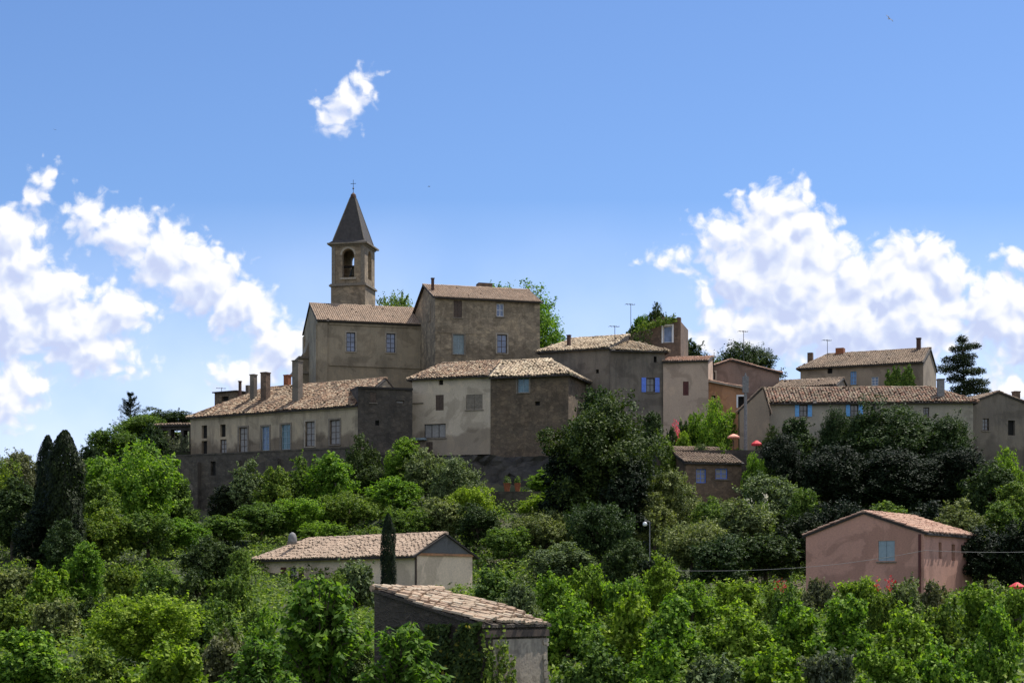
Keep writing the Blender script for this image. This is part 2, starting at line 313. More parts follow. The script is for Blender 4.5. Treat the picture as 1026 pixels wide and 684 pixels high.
class House:
    def __init__(s, name, label, cat, A, B, D, zb, ze, wall, group='houses of the hilltop village'):
        s.a = Vector((W(*A), A[1])); s.b = Vector((W(*B), B[1])); s.L = (s.b - s.a).length; s.D = D
        dx = (s.b - s.a).normalized(); s.ex = dx; s.ey = Vector((-dx.y, dx.x)); s.zb = zb; s.h = ze - zb
        s.ang = math.atan2(dx.y, dx.x)
        s.root = empty(name, (s.a.x, s.a.y, zb), s.ang, label, cat, group)
        s.op = {'front': [], 'right': [], 'left': [], 'back': []}; s.tri = {}; s.wall = wall; s.seed = int(s.L * 97) % 1000
        s.more = []
    def pt(s, f, u, z, o=0):
        return {'front': (u, -o, z), 'back': (u, s.D + o, z), 'left': (-o, u, z), 'right': (s.L + o, u, z)}[f]
    def hit(s, f, px, py):
        """where the sight line of a measured point meets a wall: position along the wall and height"""
        if f == 'front': p0 = s.a; e = s.ex
        elif f == 'right': p0 = s.b; e = s.ey
        elif f == 'left': p0 = s.a; e = s.ey
        nx, ny = -e.y, e.x; k = (px - CX) / F
        d = (nx * p0.x + ny * p0.y) / (nx * k + ny)
        return (Vector((k * d, d)) - p0).dot(e), Z(py, d) - s.zb
    def w2l(s, v):
        q = Vector((v[0], v[1])) - s.a; return Vector((q.dot(s.ex), q.dot(s.ey), v[2] - s.zb))
    def fbox(s, mb, f, u0, u1, z0, z1, o0, o1, mi=0):
        b = [s.pt(f, u0, z0, o0), s.pt(f, u1, z0, o0), s.pt(f, u1, z0, o1), s.pt(f, u0, z0, o1)]
        t = [(x, y, z1) for x, y, z in b]
        mb.hexa(b, t, mi)
    def rect(s, f, box):
        u0, z1 = s.hit(f, box[0], (box[1])); u1, z0 = s.hit(f, box[2], box[3])
        _, z1b = s.hit(f, (box[0] + box[2]) / 2, box[1]); _, z0b = s.hit(f, (box[0] + box[2]) / 2, box[3])
        u0, u1 = min(u0, u1), max(u0, u1)
        return u0, u1, z0b, z1b
    def window(s, f, box, style='glass', shut=None, shutm=None, trim=None, arch=False, depth=.22, bars=(1, 2), framem=None, sill=True, panem=None):
        u0, u1, z0, z1 = s.rect(f, box)
        lim = s.L if f in ('front', 'back') else s.D
        u0 = max(.08, u0); u1 = min(lim - .08, u1)
        s.op[f].append((u0, u1, z0, z1)); fw = .07
        fm = framem or M['wood']
        if style == 'hole':
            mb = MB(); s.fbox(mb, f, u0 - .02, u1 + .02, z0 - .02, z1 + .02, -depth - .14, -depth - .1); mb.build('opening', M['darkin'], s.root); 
        elif style == 'closed':
            mb = MB(); um = (u0 + u1) / 2
            for a, b in ((u0 + .01, um - .012), (um + .012, u1 - .01)):
                s.fbox(mb, f, a, b, z0, z1, -.08, -.04)
                for k in range(2): zz = z0 + (z1 - z0) * (.2 + .6 * k); s.fbox(mb, f, a + .03, b - .03, zz - .04, zz + .04, -.04, -.02)
            mb.build('shutter', shutm, s.root)
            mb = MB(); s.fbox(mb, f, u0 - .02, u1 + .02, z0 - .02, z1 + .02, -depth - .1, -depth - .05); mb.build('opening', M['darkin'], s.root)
        else:
            mb = MB()
            s.fbox(mb, f, u0, u0 + fw, z0, z1, -depth, -depth + .07); s.fbox(mb, f, u1 - fw, u1, z0, z1, -depth, -depth + .07)
            s.fbox(mb, f, u0 + fw, u1 - fw, z0, z0 + fw, -depth, -depth + .068); s.fbox(mb, f, u0 + fw, u1 - fw, z1 - fw, z1, -depth, -depth + .068)
            for k in range(1, bars[0] + 1):
                c = u0 + (u1 - u0) * k / (bars[0] + 1); s.fbox(mb, f, c - .025, c + .025, z0 + fw, z1 - fw, -depth + .005, -depth + .06)
            for k in range(1, bars[1] + 1):
                c = z0 + (z1 - z0) * k / (bars[1] + 1); s.fbox(mb, f, u0 + fw, u1 - fw, c - .02, c + .02, -depth + .008, -depth + .055)
            w = mb.build('window', fm, s.root)
            pm = panem or {'glass': M['glass'], 'blue': M['bglass'], 'teal': M['tglass'], 'curtain': M['curtain']}[style]
            mb = MB(); s.fbox(mb, f, u0 - .01, u1 + .01, z0 - .01, z1 + .01, -depth - .02, -depth + .02); mb.build('pane', pm, w)
        if shut == 'open':
            hw = (u1 - u0) * .52
            for a, b in ((u0 - hw - .03, u0 - .03), (u1 + .03, u1 + hw + .03)):
                mb = MB(); s.fbox(mb, f, a, b, z0 - .02, z1 + .02, .02, .06)
                for k in range(3): zz = z0 + (z1 - z0) * (.15 + .35 * k); s.fbox(mb, f, a + .04, b - .04, zz - .05, zz + .05, .06, .085)
                mb.build('shutter', shutm, s.root)
        if trim:
            t = .16; mb = MB()
            s.fbox(mb, f, u0 - t, u0, z0 - .04, z1 + t, .003, .05); s.fbox(mb, f, u1, u1 + t, z0 - .04, z1 + t, .003, .05)
            s.fbox(mb, f, u0, u1, z1, z1 + t, .003, .05); mb.build('window_surround', trim, s.root)
        if sill and style != 'hole':
            mb = MB(); s.fbox(mb, f, u0 - .12, u1 + .12, z0 - .12, z0 - .04, -.05, .1); mb.build('window_sill', trim or M['trimd'], s.root)
    def walls(s, extra=None, name='wall', reveal=.4):
        mb = MB()
        for f in ('front', 'right', 'left', 'back'):
            lim = s.L if f in ('front', 'back') else s.D
            ops = s.op[f]
            us = sorted({0, lim} | {o[0] for o in ops} | {o[1] for o in ops}); zs = sorted({0, s.h} | {min(o[2], s.h - .02) for o in ops} | {min(o[3], s.h - .02) for o in ops})
            for i in range(len(us) - 1):
                for j in range(len(zs) - 1):
                    um = (us[i] + us[i + 1]) / 2; zm = (zs[j] + zs[j + 1]) / 2
                    if any(a < um < b and c < zm < d for a, b, c, d in ops): continue
                    mb.poly([s.pt(f, us[i], zs[j]), s.pt(f, us[i + 1], zs[j]), s.pt(f, us[i + 1], zs[j + 1]), s.pt(f, us[i], zs[j + 1])])
            for a, b, c, d in ops:
                d = min(d, s.h - .02)
                for (ua, za, ub, zb2) in ((a, c, b, c), (b, c, b, d), (b, d, a, d), (a, d, a, c)):
                    mb.poly([s.pt(f, ua, za), s.pt(f, ub, zb2), s.pt(f, ub, zb2, -reveal), s.pt(f, ua, za, -reveal)])
            if f in s.tri:
                pk, hh = s.tri[f]
                mb.poly([s.pt(f, 0, s.h), s.pt(f, lim, s.h), s.pt(f, pk, s.h + hh)])
        for q in s.more: mb.poly(q)
        if extra: extra(mb)
        s.wobj = mb.build(name, s.wall, s.root); return s.wobj
    def roof(s, kind, rise, mat, ov=.35, rk=.2, hipL=0, hipR=0, rf=.5, tile=True, w=.24, l=.42, rough=1.0, th=.13, back=False, gable_mat=None, fascia=None):
        L, D, h = s.L, s.D, s.h; mb = MB(); up = .04
        if kind == 'x':   # ridge parallel to the front
            ry = D * rf; sl = rise / ry; sb = rise / (D - ry) if D > ry + .01 else 0
            xl = hipL if hipL else -rk; xr = L - hipR if hipR else L + rk
            fe = [(-(ov if hipL else rk), -ov, h - ov * sl + up), (L + (ov if hipR else rk), -ov, h - ov * sl + up), (xr, ry, h + rise + up), (xl, ry, h + rise + up)]
            planes = [fe]
            if D > ry + .01:
                be = [(L + (ov if hipR else rk), D + ov, h - ov * sb + up), (-(ov if hipL else rk), D + ov, h - ov * sb + up), (xl, ry, h + rise + up), (xr, ry, h + rise + up)]
                planes.append(be)
            if hipL: planes.append([(-ov, D + ov, fe[0][2]), fe[0], fe[3]])
            else: s.tri['left'] = (ry, rise)
            if hipR: planes.append([fe[1], (L + ov, D + ov, fe[1][2]), fe[2]])
            else: s.tri['right'] = (ry, rise)
            rl = [(fe[3], fe[2])] + ([(fe[0], fe[3])] if hipL else []) + ([(fe[1], fe[2])] if hipR else [])
            if rf > .99: s.more.append([(0, D, h), (L, D, h), (L, D, h + rise), (0, D, h + rise)])
        elif kind == 'y':  # ridge running away from the front
            rx = L * rf; planes = []
            rl = [((rx, -rk, h + rise + up), (rx, D + rk, h + rise + up))]
            if rx < L - .01:
                sr = rise / (L - rx); planes.append([(L + ov, -rk, h - ov * sr + up), (L + ov, D + rk, h - ov * sr + up), (rx, D + rk, h + rise + up), (rx, -rk, h + rise + up)])
            if rx > .01:
                s2 = rise / rx; planes.append([(-ov, D + rk, h - ov * s2 + up), (-ov, -rk, h - ov * s2 + up), (rx, -rk, h + rise + up), (rx, D + rk, h + rise + up)])
            s.tri['front'] = (rx, rise); s.tri['back'] = (rx, rise)
            if rx < .01: s.more.append([(0, 0, h), (0, D, h), (0, D, h + rise), (0, 0, h + rise)])
        elif kind == 'flat':
            planes = [[(-rk, -ov, h + up), (L + rk, -ov, h + up), (L + rk, D + ov, h + up + rise), (-rk, D + ov, h + up + rise)]]; rl = []
        for k, pl in enumerate(planes):
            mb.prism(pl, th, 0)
            if tile and (k != 1 or back or kind == 'y' or kind == 'flat'): tiles(mb, [Vector(q) + Vector((0, 0, .012)) for q in pl], w, l, s.seed + k, 1, rough)
        if tile:
            for a, b in rl: ridge(mb, a, b, .13 * w / .24, 1, s.seed)
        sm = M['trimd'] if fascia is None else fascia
        s.robj = mb.build('roof', [fascia or M['woodd'], mat], s.root)  # default slab colour is dark to paint a shadow line along the eaves
        return s.robj
    def roof_z(s, lx, ly): pass
    def chimney(s, px, py_top, py_bot, wpx, ly, mat, cap=True, parent=None, dep=None, pots=0, name='chimney'):
        """stack seen at px, standing at depth ly behind the front wall line"""
        k = (px - CX) / F; p0 = s.a + s.ey * ly; e = s.ex; nx, ny = -e.y, e.x
        d = (nx * p0.x + ny * p0.y) / (nx * k + ny); lx = (Vector((k * d, d)) - p0).dot(e)
        z1 = Z(py_top, d) - s.zb; z0 = Z(py_bot, d) - s.zb - .6; hw = wpx * d / F / 2; dp = dep or hw
        mb = MB(); mb.box(lx - hw, lx + hw, ly - dp, ly + dp, z0, z1 - .1)
        if cap: mb.box(lx - hw - .05, lx + hw + .05, ly - dp - .05, ly + dp + .05, z1 - .1, z1)
        c = mb.build(name, mat, s.robj if parent is None else parent)
        return c

VG = 'houses of the hilltop village'
# ============================================================ CHURCH
h = House('church', 'grey-brown rendered church with two tall windows, below the spire', 'church', (318, 188), (436, 191.6), 10, 18, Z(320, 188), M['church'], group=None)
h.roof('x', 2.55, M['t_fine'], ov=.3, rk=.15, rough=.5)
h.window('front', (347, 333, 356, 352), 'blue', trim=M['trim'], bars=(1, 3), framem=M['metal'])
h.window('front', (387, 334, 396, 353), 'blue', trim=M['trim'], bars=(1, 3), framem=M['metal'])
u, z = h.hit('front', 377, 367)
def churchextra(mb):
    h.fbox(mb, 'front', 1.3, h.L, z - .1, z + .1, .003, .14)
    h.fbox(mb, 'front', -.02, 1.1, 0, h.h - .35, .003, .16)
    h.fbox(mb, 'front', 1.3, h.L, h.h - .5, h.h - .3, .003, .12)
    h.fbox(mb, 'left', -.02, 1.0, 0, h.h - .5, .003, .16)
    h.fbox(mb, 'left', 9.0, 9.98, 0, h.h - .5, .003, .16)
h.walls(churchextra)
# stepped facade shoulders beyond the left gable
mb = MB()
prof = [(-1.2, 0), (-1.2, 9.0), (-1.55, 9.2), (-1.5, 9.6), (-1.1, 9.8), (-.75, 10.6), (-.95, 11.0), (-.35, 11.5), (-.02, 12.6), (-.02, 0)]
bz = Z(386, 198) - 18 - 8.2
n = len(prof)
vs = [(x, 6.4, zz + (bz if zz > 0 else 0)) for x, zz in prof] + [(x, 9.4, zz + (bz if zz > 0 else 0)) for x, zz in prof]
mb.add(vs, [tuple(range(n)), tuple(range(2 * n - 1, n - 1, -1))] + [(i, (i + 1) % n, (i + 1) % n + n, i + n) for i in range(n)])
mb.build('buttress', M['church'], h.root)
for yy, zz in ((6.2, 9.15), (6.2, 10.9)):
    mb = MB(); mb.box(-1.75 if zz < 10 else -1.15, -.03, yy, 9.6, zz + bz - .12, zz + bz + .12); mb.build('cornice', M['trimd'], h.root)
# ------------------------------------------------------------ bell tower
tx, ty = W(354, 198), 198.0
T0 = 24.0
tw = empty('bell_tower', (tx, ty, T0), R(-12), 'square stone bell tower with open arched belfry and dark pointed spire', 'tower')
zt = lambda py: Z(py, 197) - T0
hs = 2.0
mb = MB(); mb.box(-hs - .06, hs + .06, -hs - .06, hs + .06, 0, zt(288)); mb.build('tower_base', M['tower'], tw)
mb = MB(); mb.box(-hs - .25, hs + .25, -hs - .25, hs + .25, zt(288), zt(286.4)); mb.box(-hs - .14, hs + .14, -hs - .14, hs + .14, zt(286.4), zt(285.4)); mb.build('string_course', M['trimd'], tw)
def arch_wall(mb, u0, u1, z0, z1, a0, a1, zs, zr, mk, seg=10):
    """wall panel with an arched opening, sill at zs, springing at zr"""
    mk(mb, u0, u1, z0, z0, zs, zs) if False else None
    c = (a0 + a1) / 2; r = (a1 - a0) / 2
    mk(mb, u0, u1, z0, zs, z0, zs); mk(mb, u0, a0, zs, z1, zs, z1); mk(mb, a1, u1, zs, z1, zs, z1)
    for k in range(seg):
        t0 = math.pi * (1 - k / seg); t1 = math.pi * (1 - (k + 1) / seg)
        ua, ub = c + r * math.cos(t0), c + r * math.cos(t1)
        mk(mb, ua, ub, zr + r * math.sin(t0), z1, zr + r * math.sin(t1), z1)
mb = MB(); th = .55; b0, b1 = zt(285.4), zt(248)
def mkf(sgn):
    def mk(mb, ua, ub, za0, za1, zb0, zb1):
        y0, y1 = (sgn * hs, sgn * (hs - th)) if sgn < 0 else (hs - th, hs)
        mb.hexa([(ua, y0, za0), (ub, y0, zb0), (ub, y1, zb0), (ua, y1, za0)], [(ua, y0, za1), (ub, y0, zb1), (ub, y1, zb1), (ua, y1, za1)])
    return mk
def mks(sgn):
    def mk(mb, ua, ub, za0, za1, zb0, zb1):
        x0, x1 = (-hs, -hs + th) if sgn < 0 else (hs - th, hs)
        mb.hexa([(x0, ua, za0), (x1, ua, za0), (x1, ub, zb0), (x0, ub, zb0)], [(x0, ua, za1), (x1, ua, za1), (x1, ub, zb1), (x0, ub, zb1)])
    return mk
ar = .72
for sg in (-1, 1):
    arch_wall(mb, -hs, hs, b0, b1, -ar, ar, zt(279.5), zt(257), mkf(sg))
    arch_wall(mb, -hs + th, hs - th, b0, b1, -ar, ar, zt(279.5), zt(257), mks(sg))
mb.build('belfry', M['tower'], tw)
mb = MB()
for k in range(10):   # pale arch stones round the front opening
    t0 = math.pi * (1 - k / 10); t1 = math.pi * (1 - (k + 1) / 10); zr = zt(257); r0, r1 = ar, ar + .24
    p = lambda r, t, y: (r * math.cos(t), y, zr + r * math.sin(t))
    mb.hexa([p(r0, t0, -hs - .05), p(r0, t1, -hs - .05), p(r0, t1, -hs - .003), p(r0, t0, -hs - .003)], [p(r1, t0, -hs - .05), p(r1, t1, -hs - .05), p(r1, t1, -hs - .003), p(r1, t0, -hs - .003)])
mb.build('arch_surround', M['trim'], tw)
mb = MB(); mb.box(-ar - .25, ar + .25, -hs - .15, -hs - .003, zt(281.5), zt(279.6)); mb.build('window_sill', M['trim'], tw)
for sx_ in (-1, 1):
    mb = MB(); mb.box(sx_ * 1.75 - .22, sx_ * 1.75 + .22, -hs - .09, -hs - .003, b0, b1); mb.build('pilaster', M['trimd'], tw)
mb = MB()
zc = zt(248)
mb.box(-hs - .12, hs + .12, -hs - .12, hs + .12, zc, zc + .18); mb.box(-hs - .42, hs + .42, -hs - .42, hs + .42, zc + .18, zc + .36)
mb.build('cornice', M['trimd'], tw)
mb = MB(); zs_, ze_ = zc + .36, zt(196.5); q = lambda a, zz: [(-a, -a, zz), (a, -a, zz), (a, a, zz), (-a, a, zz)]
mb.hexa(q(hs + .3, zs_), q(hs - .12, zs_ + .35)); mb.hexa(q(hs - .12, zs_ + .35), q(.3, ze_)); mb.build('spire', M['slate'], tw)
for a, b in ((-1, -1), (1, -1), (1, 1), (-1, 1)):
    mb = MB(); mb.tube((a * (hs - .12), b * (hs - .12), zs_ + .36), (a * .3, b * .3, ze_), .07, .05, 5); mb.build('hip_ridge', M['trimd'], tw)
mb = MB(); mb.lathe([(.36, 0), (.38, .15), (.3, .45), (.12, .62), (.05, .7)], (0, 0, ze_ - .05), 10)
fc = mb.build('spire_cap', M['iron'], tw)
mb = MB(); mb.tube((0, 0, ze_ + .5), (0, 0, zt(178)), .035, .025, 5); mb.lathe([(.02, 0), (.13, .12), (.02, .25)], (0, 0, ze_ + 1.0), 8)
zz = zt(182); mb.tube((-.32, 0, zz), (.32, 0, zz), .03, n=5); mb.build('finial_cross', M['metal'], fc)
bl = MB(); zb_ = zt(275.5)
bl.lathe([(.5, 0), (.47, .12), (.36, .35), (.3, .65), (.27, .85), (.16, 1.0), (.05, 1.04)], (0, 0, zb_), 18)
bo = bl.build('bell', M['bronze'], tw, True)
mb = MB(); mb.tube((0, 0, zb_ - .12), (0, 0, zb_ + .7), .06); mb.build('clapper', M['metal'], bo)
mb = MB(); mb.box(-1.46, 1.46, -.12, .12, zb_ + 1.04, zb_ + 1.28); mb.build('bell_beam', M['woodd'], tw)
# ============================================================ TALL HOUSE
h = House('tall_house', 'tall square grey-brown stone house beside the church with four windows', 'house', (436, 184), (541, 187.2), 10, 18, Z(297, 184), M['tallhouse'], VG)
h.roof('x', 2.1, M['t_fine'], ov=.35, rk=.3, rough=.5)
h.window('front', (454.5, 301, 463, 318), 'closed', shutm=M['wood'])
h.window('front', (497.5, 304, 505, 317), 'blue', bars=(1, 1), framem=M['white'])
h.window('front', (454, 335, 465, 354.5), 'teal', trim=M['trimd'], bars=(1, 2), framem=M['gblue'])
h.window('front', (498, 335, 508, 353.5), 'blue', trim=M['trim'], bars=(1, 2), framem=M['wood'])
u, zq = h.hit('front', 480, 322)
h.walls(lambda mb: (h.fbox(mb, 'front', .3, 5.2, h.h - 3.9, h.h - 3.75, .003, .06), h.fbox(mb, 'left', 2.2, 3.2, h.h - 2.3, h.h - .3, .003, .05)))
h.chimney(433.5, 278.5, 292, 2.6, 2.2, M['iron'], name='stove_pipe', cap=True)
mb = MB(); mb.box(6.2, 7.8, 5.1, 6.3, h.h + 1.7, h.h + 2.75); mb.build('chimney', M['brownstone'], h.robj)
# ============================================================ LONG HOUSE LEFT
h = House('long_house', 'long grey-beige house with a row of tall windows, above the retaining wall at the left', 'house', (191, 176), (358.5, 165), 9.5, 9, Z(417, 176), M['longwall'], VG)
h.roof('x', 3.0, M['t_old'], ov=.35, rk=.1, hipL=6, w=.26, rough=1.3)
for i, b in enumerate([(202, 426, 207.5, 439), (202, 441.5, 207.5, 455), (220.5, 425, 226, 437.5), (220.5, 440, 227, 454)]):
    h.window('front', b, 'hole' if i < 3 else 'curtain', sill=False)
for b, st, t in [((239.5, 428, 248, 453), 'curtain', M['trimd']), ((262, 427, 270, 451), 'blue', M['trimd']), ((281.5, 425, 291, 450), 'teal', M['trimd']),
                 ((306, 422, 315.5, 447), 'curtain', M['trim']), ((330.5, 420.5, 340.5, 445), 'curtain', M['trimd'])]:
    h.window('front', b, st, trim=t, bars=(1, 3), framem=M['gblue'] if st != 'curtain' else M['wood'])
h.walls(lambda mb: h.fbox(mb, 'front', 0, h.L, h.h - .42, h.h - .28, .003, .12))
h.chimney(254, 375, 400, 5.2, 2.6, M['greyhouse']); h.chimney(266, 373, 400, 7, 2.2, M['brownstone']); h.chimney(298, 361, 402, 7.6, 1.6, M['greyhouse'])
h.chimney(248.5, 385, 394, 3.5, 5, M['greyhouse'], cap=False); h.chimney(240.5, 381.5, 394, 2.2, 4.2, M['iron'], name='stove_pipe')
h.chimney(288, 375.5, 392, 5.5, 5.4, M['terracotta'])
h = House('roof_hut', 'small flat-topped box room poking above the long house roof at its left end', 'house', (215, 187), (237, 185.5), 4, 12, Z(393, 187), M['rubble'], VG)
h.roof('flat', .1, M['t_brown'], ov=.2, tile=False); h.window('front', (222, 397, 229, 401.5), 'hole'); h.walls()
# dark stone annex
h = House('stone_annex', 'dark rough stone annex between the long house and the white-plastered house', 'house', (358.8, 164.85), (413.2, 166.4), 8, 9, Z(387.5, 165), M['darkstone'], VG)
h.roof('flat', .3, M['t_brown'], ov=.15, rk=.03, tile=False, th=.2)
h.window('front', (371, 393, 377, 403), 'closed', shutm=M['wood']); h.window('front', (397, 401, 405, 404), 'curtain', sill=False, bars=(0, 0)); h.window('front', (376, 421, 380, 426), 'hole'); h.walls()
# ruin wall left with openings
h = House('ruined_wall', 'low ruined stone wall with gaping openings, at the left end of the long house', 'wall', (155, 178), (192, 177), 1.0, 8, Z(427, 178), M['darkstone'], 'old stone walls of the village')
h.roof('flat', .25, M['t_brown'], ov=.3, rk=.1, tile=True, w=.3)
for b in ((160.5, 431, 168, 448), (171, 430, 181, 449), (184, 431, 189.5, 449)): 
    u0, u1, z0, z1 = h.rect('front', b); h.op['front'].append((u0, u1, z0, z1)); h.op['back'].append((u0, u1, z0, z1))
h.walls(reveal=1.0)
# retaining wall
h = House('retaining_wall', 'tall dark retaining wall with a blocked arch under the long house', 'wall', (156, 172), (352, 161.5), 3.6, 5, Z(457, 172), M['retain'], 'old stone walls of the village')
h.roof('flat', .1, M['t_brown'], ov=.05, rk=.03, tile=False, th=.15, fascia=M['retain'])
def ret(mb):
    for px0, px1 in ((196, 201), (236, 242), (275, 281), (318, 324)):
        u0, _ = h.hit('front', px0, 480); u1, _ = h.hit('front', px1, 480)
        h.fbox(mb, 'front', u0, u1, 0, h.h - .8, .003, .5)
h.window('front', (211, 462, 216, 476), 'hole'); h.window('front', (248, 463, 253, 470), 'hole')
h.walls(ret)
u0, _ = h.hit('front', 176, 480); u1, _ = h.hit('front', 194, 480); _, zz = h.hit('front', 185, 497)
mb = MB(); c = (u0 + u1) / 2; r = (u1 - u0) / 2
for k in range(12):
    t0 = math.pi * k / 12; t1 = math.pi * (k + 1) / 12
    g = lambda rr, t, o: h.pt('front', c + rr * math.cos(t), zz + rr * math.sin(t), o)
    mb.hexa([g(r, t0, .003), g(r, t1, .003), g(r, t1, .12), g(r, t0, .12)], [g(r + .35, t0, .003), g(r + .35, t1, .003), g(r + .35, t1, .12), g(r + .35, t0, .12)])
mb.build('arch_stones', M['trimd'], h.root)
# ============================================================ WHITE PLASTER HOUSE + STONE HOUSE
h = House('plaster_house', 'pale plastered three-storey house with brown shutters, standing on dark rock in mid village', 'house', (413, 168.6), (491.5, 166.0), 7, Z(456.5, 168), Z(378.5, 168.6), M['plaster'], VG)
h.roof('x', 1.75, M['t_old'], ov=.45, rk=.03, hipL=1.9, w=.26, rough=1.6)
h.window('front', (439.5, 380.5, 444, 385.5), 'hole', sill=False)
h.window('front', (436.5, 395.5, 444.5, 411), 'closed', shutm=M['wood'], sill=False)
h.window('front', (467, 395, 483.5, 410), 'closed', shutm=M['trimd'], sill=True)
h.window('front', (425, 424.5, 446.5, 438.5), 'curtain', bars=(2, 0), framem=M['woodd'])
h.window('front', (427, 442.5, 433.5, 453), 'closed', shutm=M['wood'], sill=False)
h.walls()
mb = MB(); h.fbox(mb, 'front', 0, 1.55, 1.55, 1.75, .003, .75); mb.build('balcony_ledge', M['gblue'], h.root)
mb = MB(); h.fbox(mb, 'front', 0, 1.2, 5.2, 5.3, .003, .1); mb.build('stone_ledge', M['trimd'], h.root)
h = House('rubble_house', 'dark rubble stone house under pale bleached tiles, right of the pale plastered house', 'house', (491.6, 165.9), (569.5, 163.4), 6.2, 11, Z(376.5, 165.9), M['rubble'], VG)
h.roof('x', 1.75, M['t_pale'], ov=.5, rk=.03, hipR=3.0, w=.3, l=.5, rough=2.2)
h.window('front', (518.5, 377.5, 530, 393), 'teal', bars=(1, 1), framem=M['gblue'], trim=M['trimd'])
h.window('front', (536, 402, 541, 406), 'hole'); h.walls()
# ============================================================ ROUNDED STONE HOUSE + BLUE SHUTTER HOUSE
h = House('stone_house', 'dark blind-walled stone house under a ragged tile roof, left of the blue shutters', 'house', (541, 171.5), (611, 168.6), 6.5, 11, Z(348, 168.6), M['greyhouse'], VG)
h.roof('x', 2.0, M['t_pale'], ov=.35, rk=.1, hipL=1.6, rf=.9, w=.28, rough=2)
h.window('front', (597, 370, 600, 374), 'hole', sill=False)
h.walls(); h.chimney(570, 335.5, 346, 3.2, 1.6, M['iron'], name='stove_pipe')
h = House('shutter_house', 'grey stone house with one open pair of blue shutters', 'house', (611.5, 168.4), (666, 169.2), 6, 11, Z(350.5, 168.4), M['greyhouse'], VG)
h.roof('x', 1.7, M['t_pale'], ov=.4, rk=.1, hipR=2.5, rf=.9, w=.28, rough=1.8)
h.window('front', (647.5, 378.5, 656, 392.5), 'glass', shut='open', shutm=M['blue'], trim=None, bars=(1, 1), framem=M['woodd'])
h.window('front', (655, 357, 658, 363), 'hole', sill=False); h.walls()
# overgrown ruin
h = House('ruined_tower_house', 'brown ruined tower house with one white-framed window and a broken overgrown top', 'house', (622, 181), (682, 179.5), 6, 14, Z(347, 181), M['brownstone'], VG)
h.window('front', (664.5, 326.5, 673.5, 343), 'blue', trim=M['white'], bars=(0, 0), framem=M['white'], sill=False)
u0, u1, z0, z1 = h.rect('front', (664.5, 326.5, 673.5, 343)); h.op['front'] = []
h.h = h.hit('front', 652, 345)[1]
def ruin(mb):
    hh = h.h
    pts = [(626, 338), (633, 334), (640, 331.5), (647, 327), (652, 321.5), (657, 319.5), (661, 320), (664, 317.5), (670, 318.5), (673, 321), (677, 319), (679, 317.5), (682, 318)]
    cs = [(0, hh)] + [h.hit('front', a, b) for a, b in pts]; cs[-1] = (h.L, cs[-1][1])
    def seg(ua, za, ub, zb_, lo):
        if zb_ > lo or za > lo:
            b = [(ua, 0, lo), (ub, 0, lo), (ub, .5, lo), (ua, .5, lo)]; t = [(ua, 0, max(za, lo)), (ub, 0, max(zb_, lo)), (ub, .5, max(zb_, lo)), (ua, .5, max(za, lo))]
            mb.hexa(b, t)
    xs = sorted({c[0] for c in cs} | {u0, u1})
    ztop = lambda x: float(np.interp(x, [c[0] for c in cs], [c[1] for c in cs]))
    for a, b in zip(xs[:-1], xs[1:]):
        if u0 - .01 < (a + b) / 2 < u1 + .01:
            seg(a, z0, b, z0, hh); seg(a, ztop(a), b, ztop(b), z1)
        else: seg(a, ztop(a), b, ztop(b), hh)
    mb.box(h.L - .5, h.L, .5, 6, hh, ztop(h.L) - .4); mb.box(0, .5, .5, 6, hh, hh + .5); mb.box(.5, h.L - .5, 5.5, 6, hh, hh + .9)
h.walls(ruin); mb = MB(); mb.poly([(0, 0, h.h), (h.L, 0, h.h), (h.L, h.D, h.h), (0, h.D, h.h)]); mb.build('floor', M['brownstone'], h.root)
ruin_h = h
# ============================================================ ROSE HOUSES
h = House('rose_house', 'plain rose-beige plastered house with one narrow dark red window, right of the blue shutters', 'house', (664.5, 168.9), (709.5, 167.9), 4.5, 11, Z(362.5, 168.9), M['rose'], VG)
h.roof('x', .9, M['t_clay'], ov=.25, rk=.1, rf=.9, rough=1)
h.window('front', (684.3, 382, 690, 396), 'closed', shutm=M['redwood'], sill=False); h.walls()
h = House('hip_roof_house', 'rose plastered house with a low gable, between the rose-beige house and the cream farmhouse', 'house', (703, 173), (781, 175), 8, 12, Z(371, 173), M['rose2'], VG)
h.roof('y', 1.15, M['t_clay'], ov=.3, rk=.25, rf=.36, rough=1)
h.window('front', (713, 372.5, 716.5, 380), 'glass', bars=(0, 1), trim=M['trim']); h.walls()
h = House('orange_house', 'small orange plastered lean-to house with a white-framed opening beside the utility pole', 'house', (710, 168.4), (748, 168.2), 3.5, 11, Z(389.5, 168.4), M['orange'], VG)
h.roof('y', .75, M['t_clay'], ov=.15, rk=.35, rf=0, rough=1, fascia=M['trim'])
h.window('front', (739.5, 397, 745.5, 408), 'hole', trim=M['white']); h.window('front', (713, 396, 717, 398.5), 'hole', sill=False); h.walls()
# ============================================================ LONG FARMHOUSE RIGHT
h = House('farmhouse', 'long low cream farmhouse with sky blue shutters behind the dark trees, on the right', 'house', (770, 161), (975, 160), 8, 10, Z(402.8, 161), M['longr'], VG)
h.roof('x', 1.75, M['t_red'], ov=.4, rk=.1, hipR=3.2, w=.27, rough=1.7)
for b in ((801, 405.5, 809, 417), (852, 405.5, 860, 417)):
    h.window('front', b, 'glass', shut='open', shutm=M['lblue'], bars=(1, 1), framem=M['woodd'])
h.window('front', (925, 408, 931, 417), 'glass')
h.walls()
mb = MB(); u, _ = h.hit('front', 876, 410); h.fbox(mb, 'front', u - .06, u + .06, 0, h.h - .2, .02, .14); mb.build('downpipe', M['metal'], h.root)
h.chimney(942.5, 379.5, 400, 6.5, 1.0, M['concrete'])
h = House('gable_shed', 'grey rendered gable shed at the left end of the cream farmhouse', 'shed', (741, 159), (771, 158.8), 2.0, 9, Z(411, 159), M['concrete'], VG)
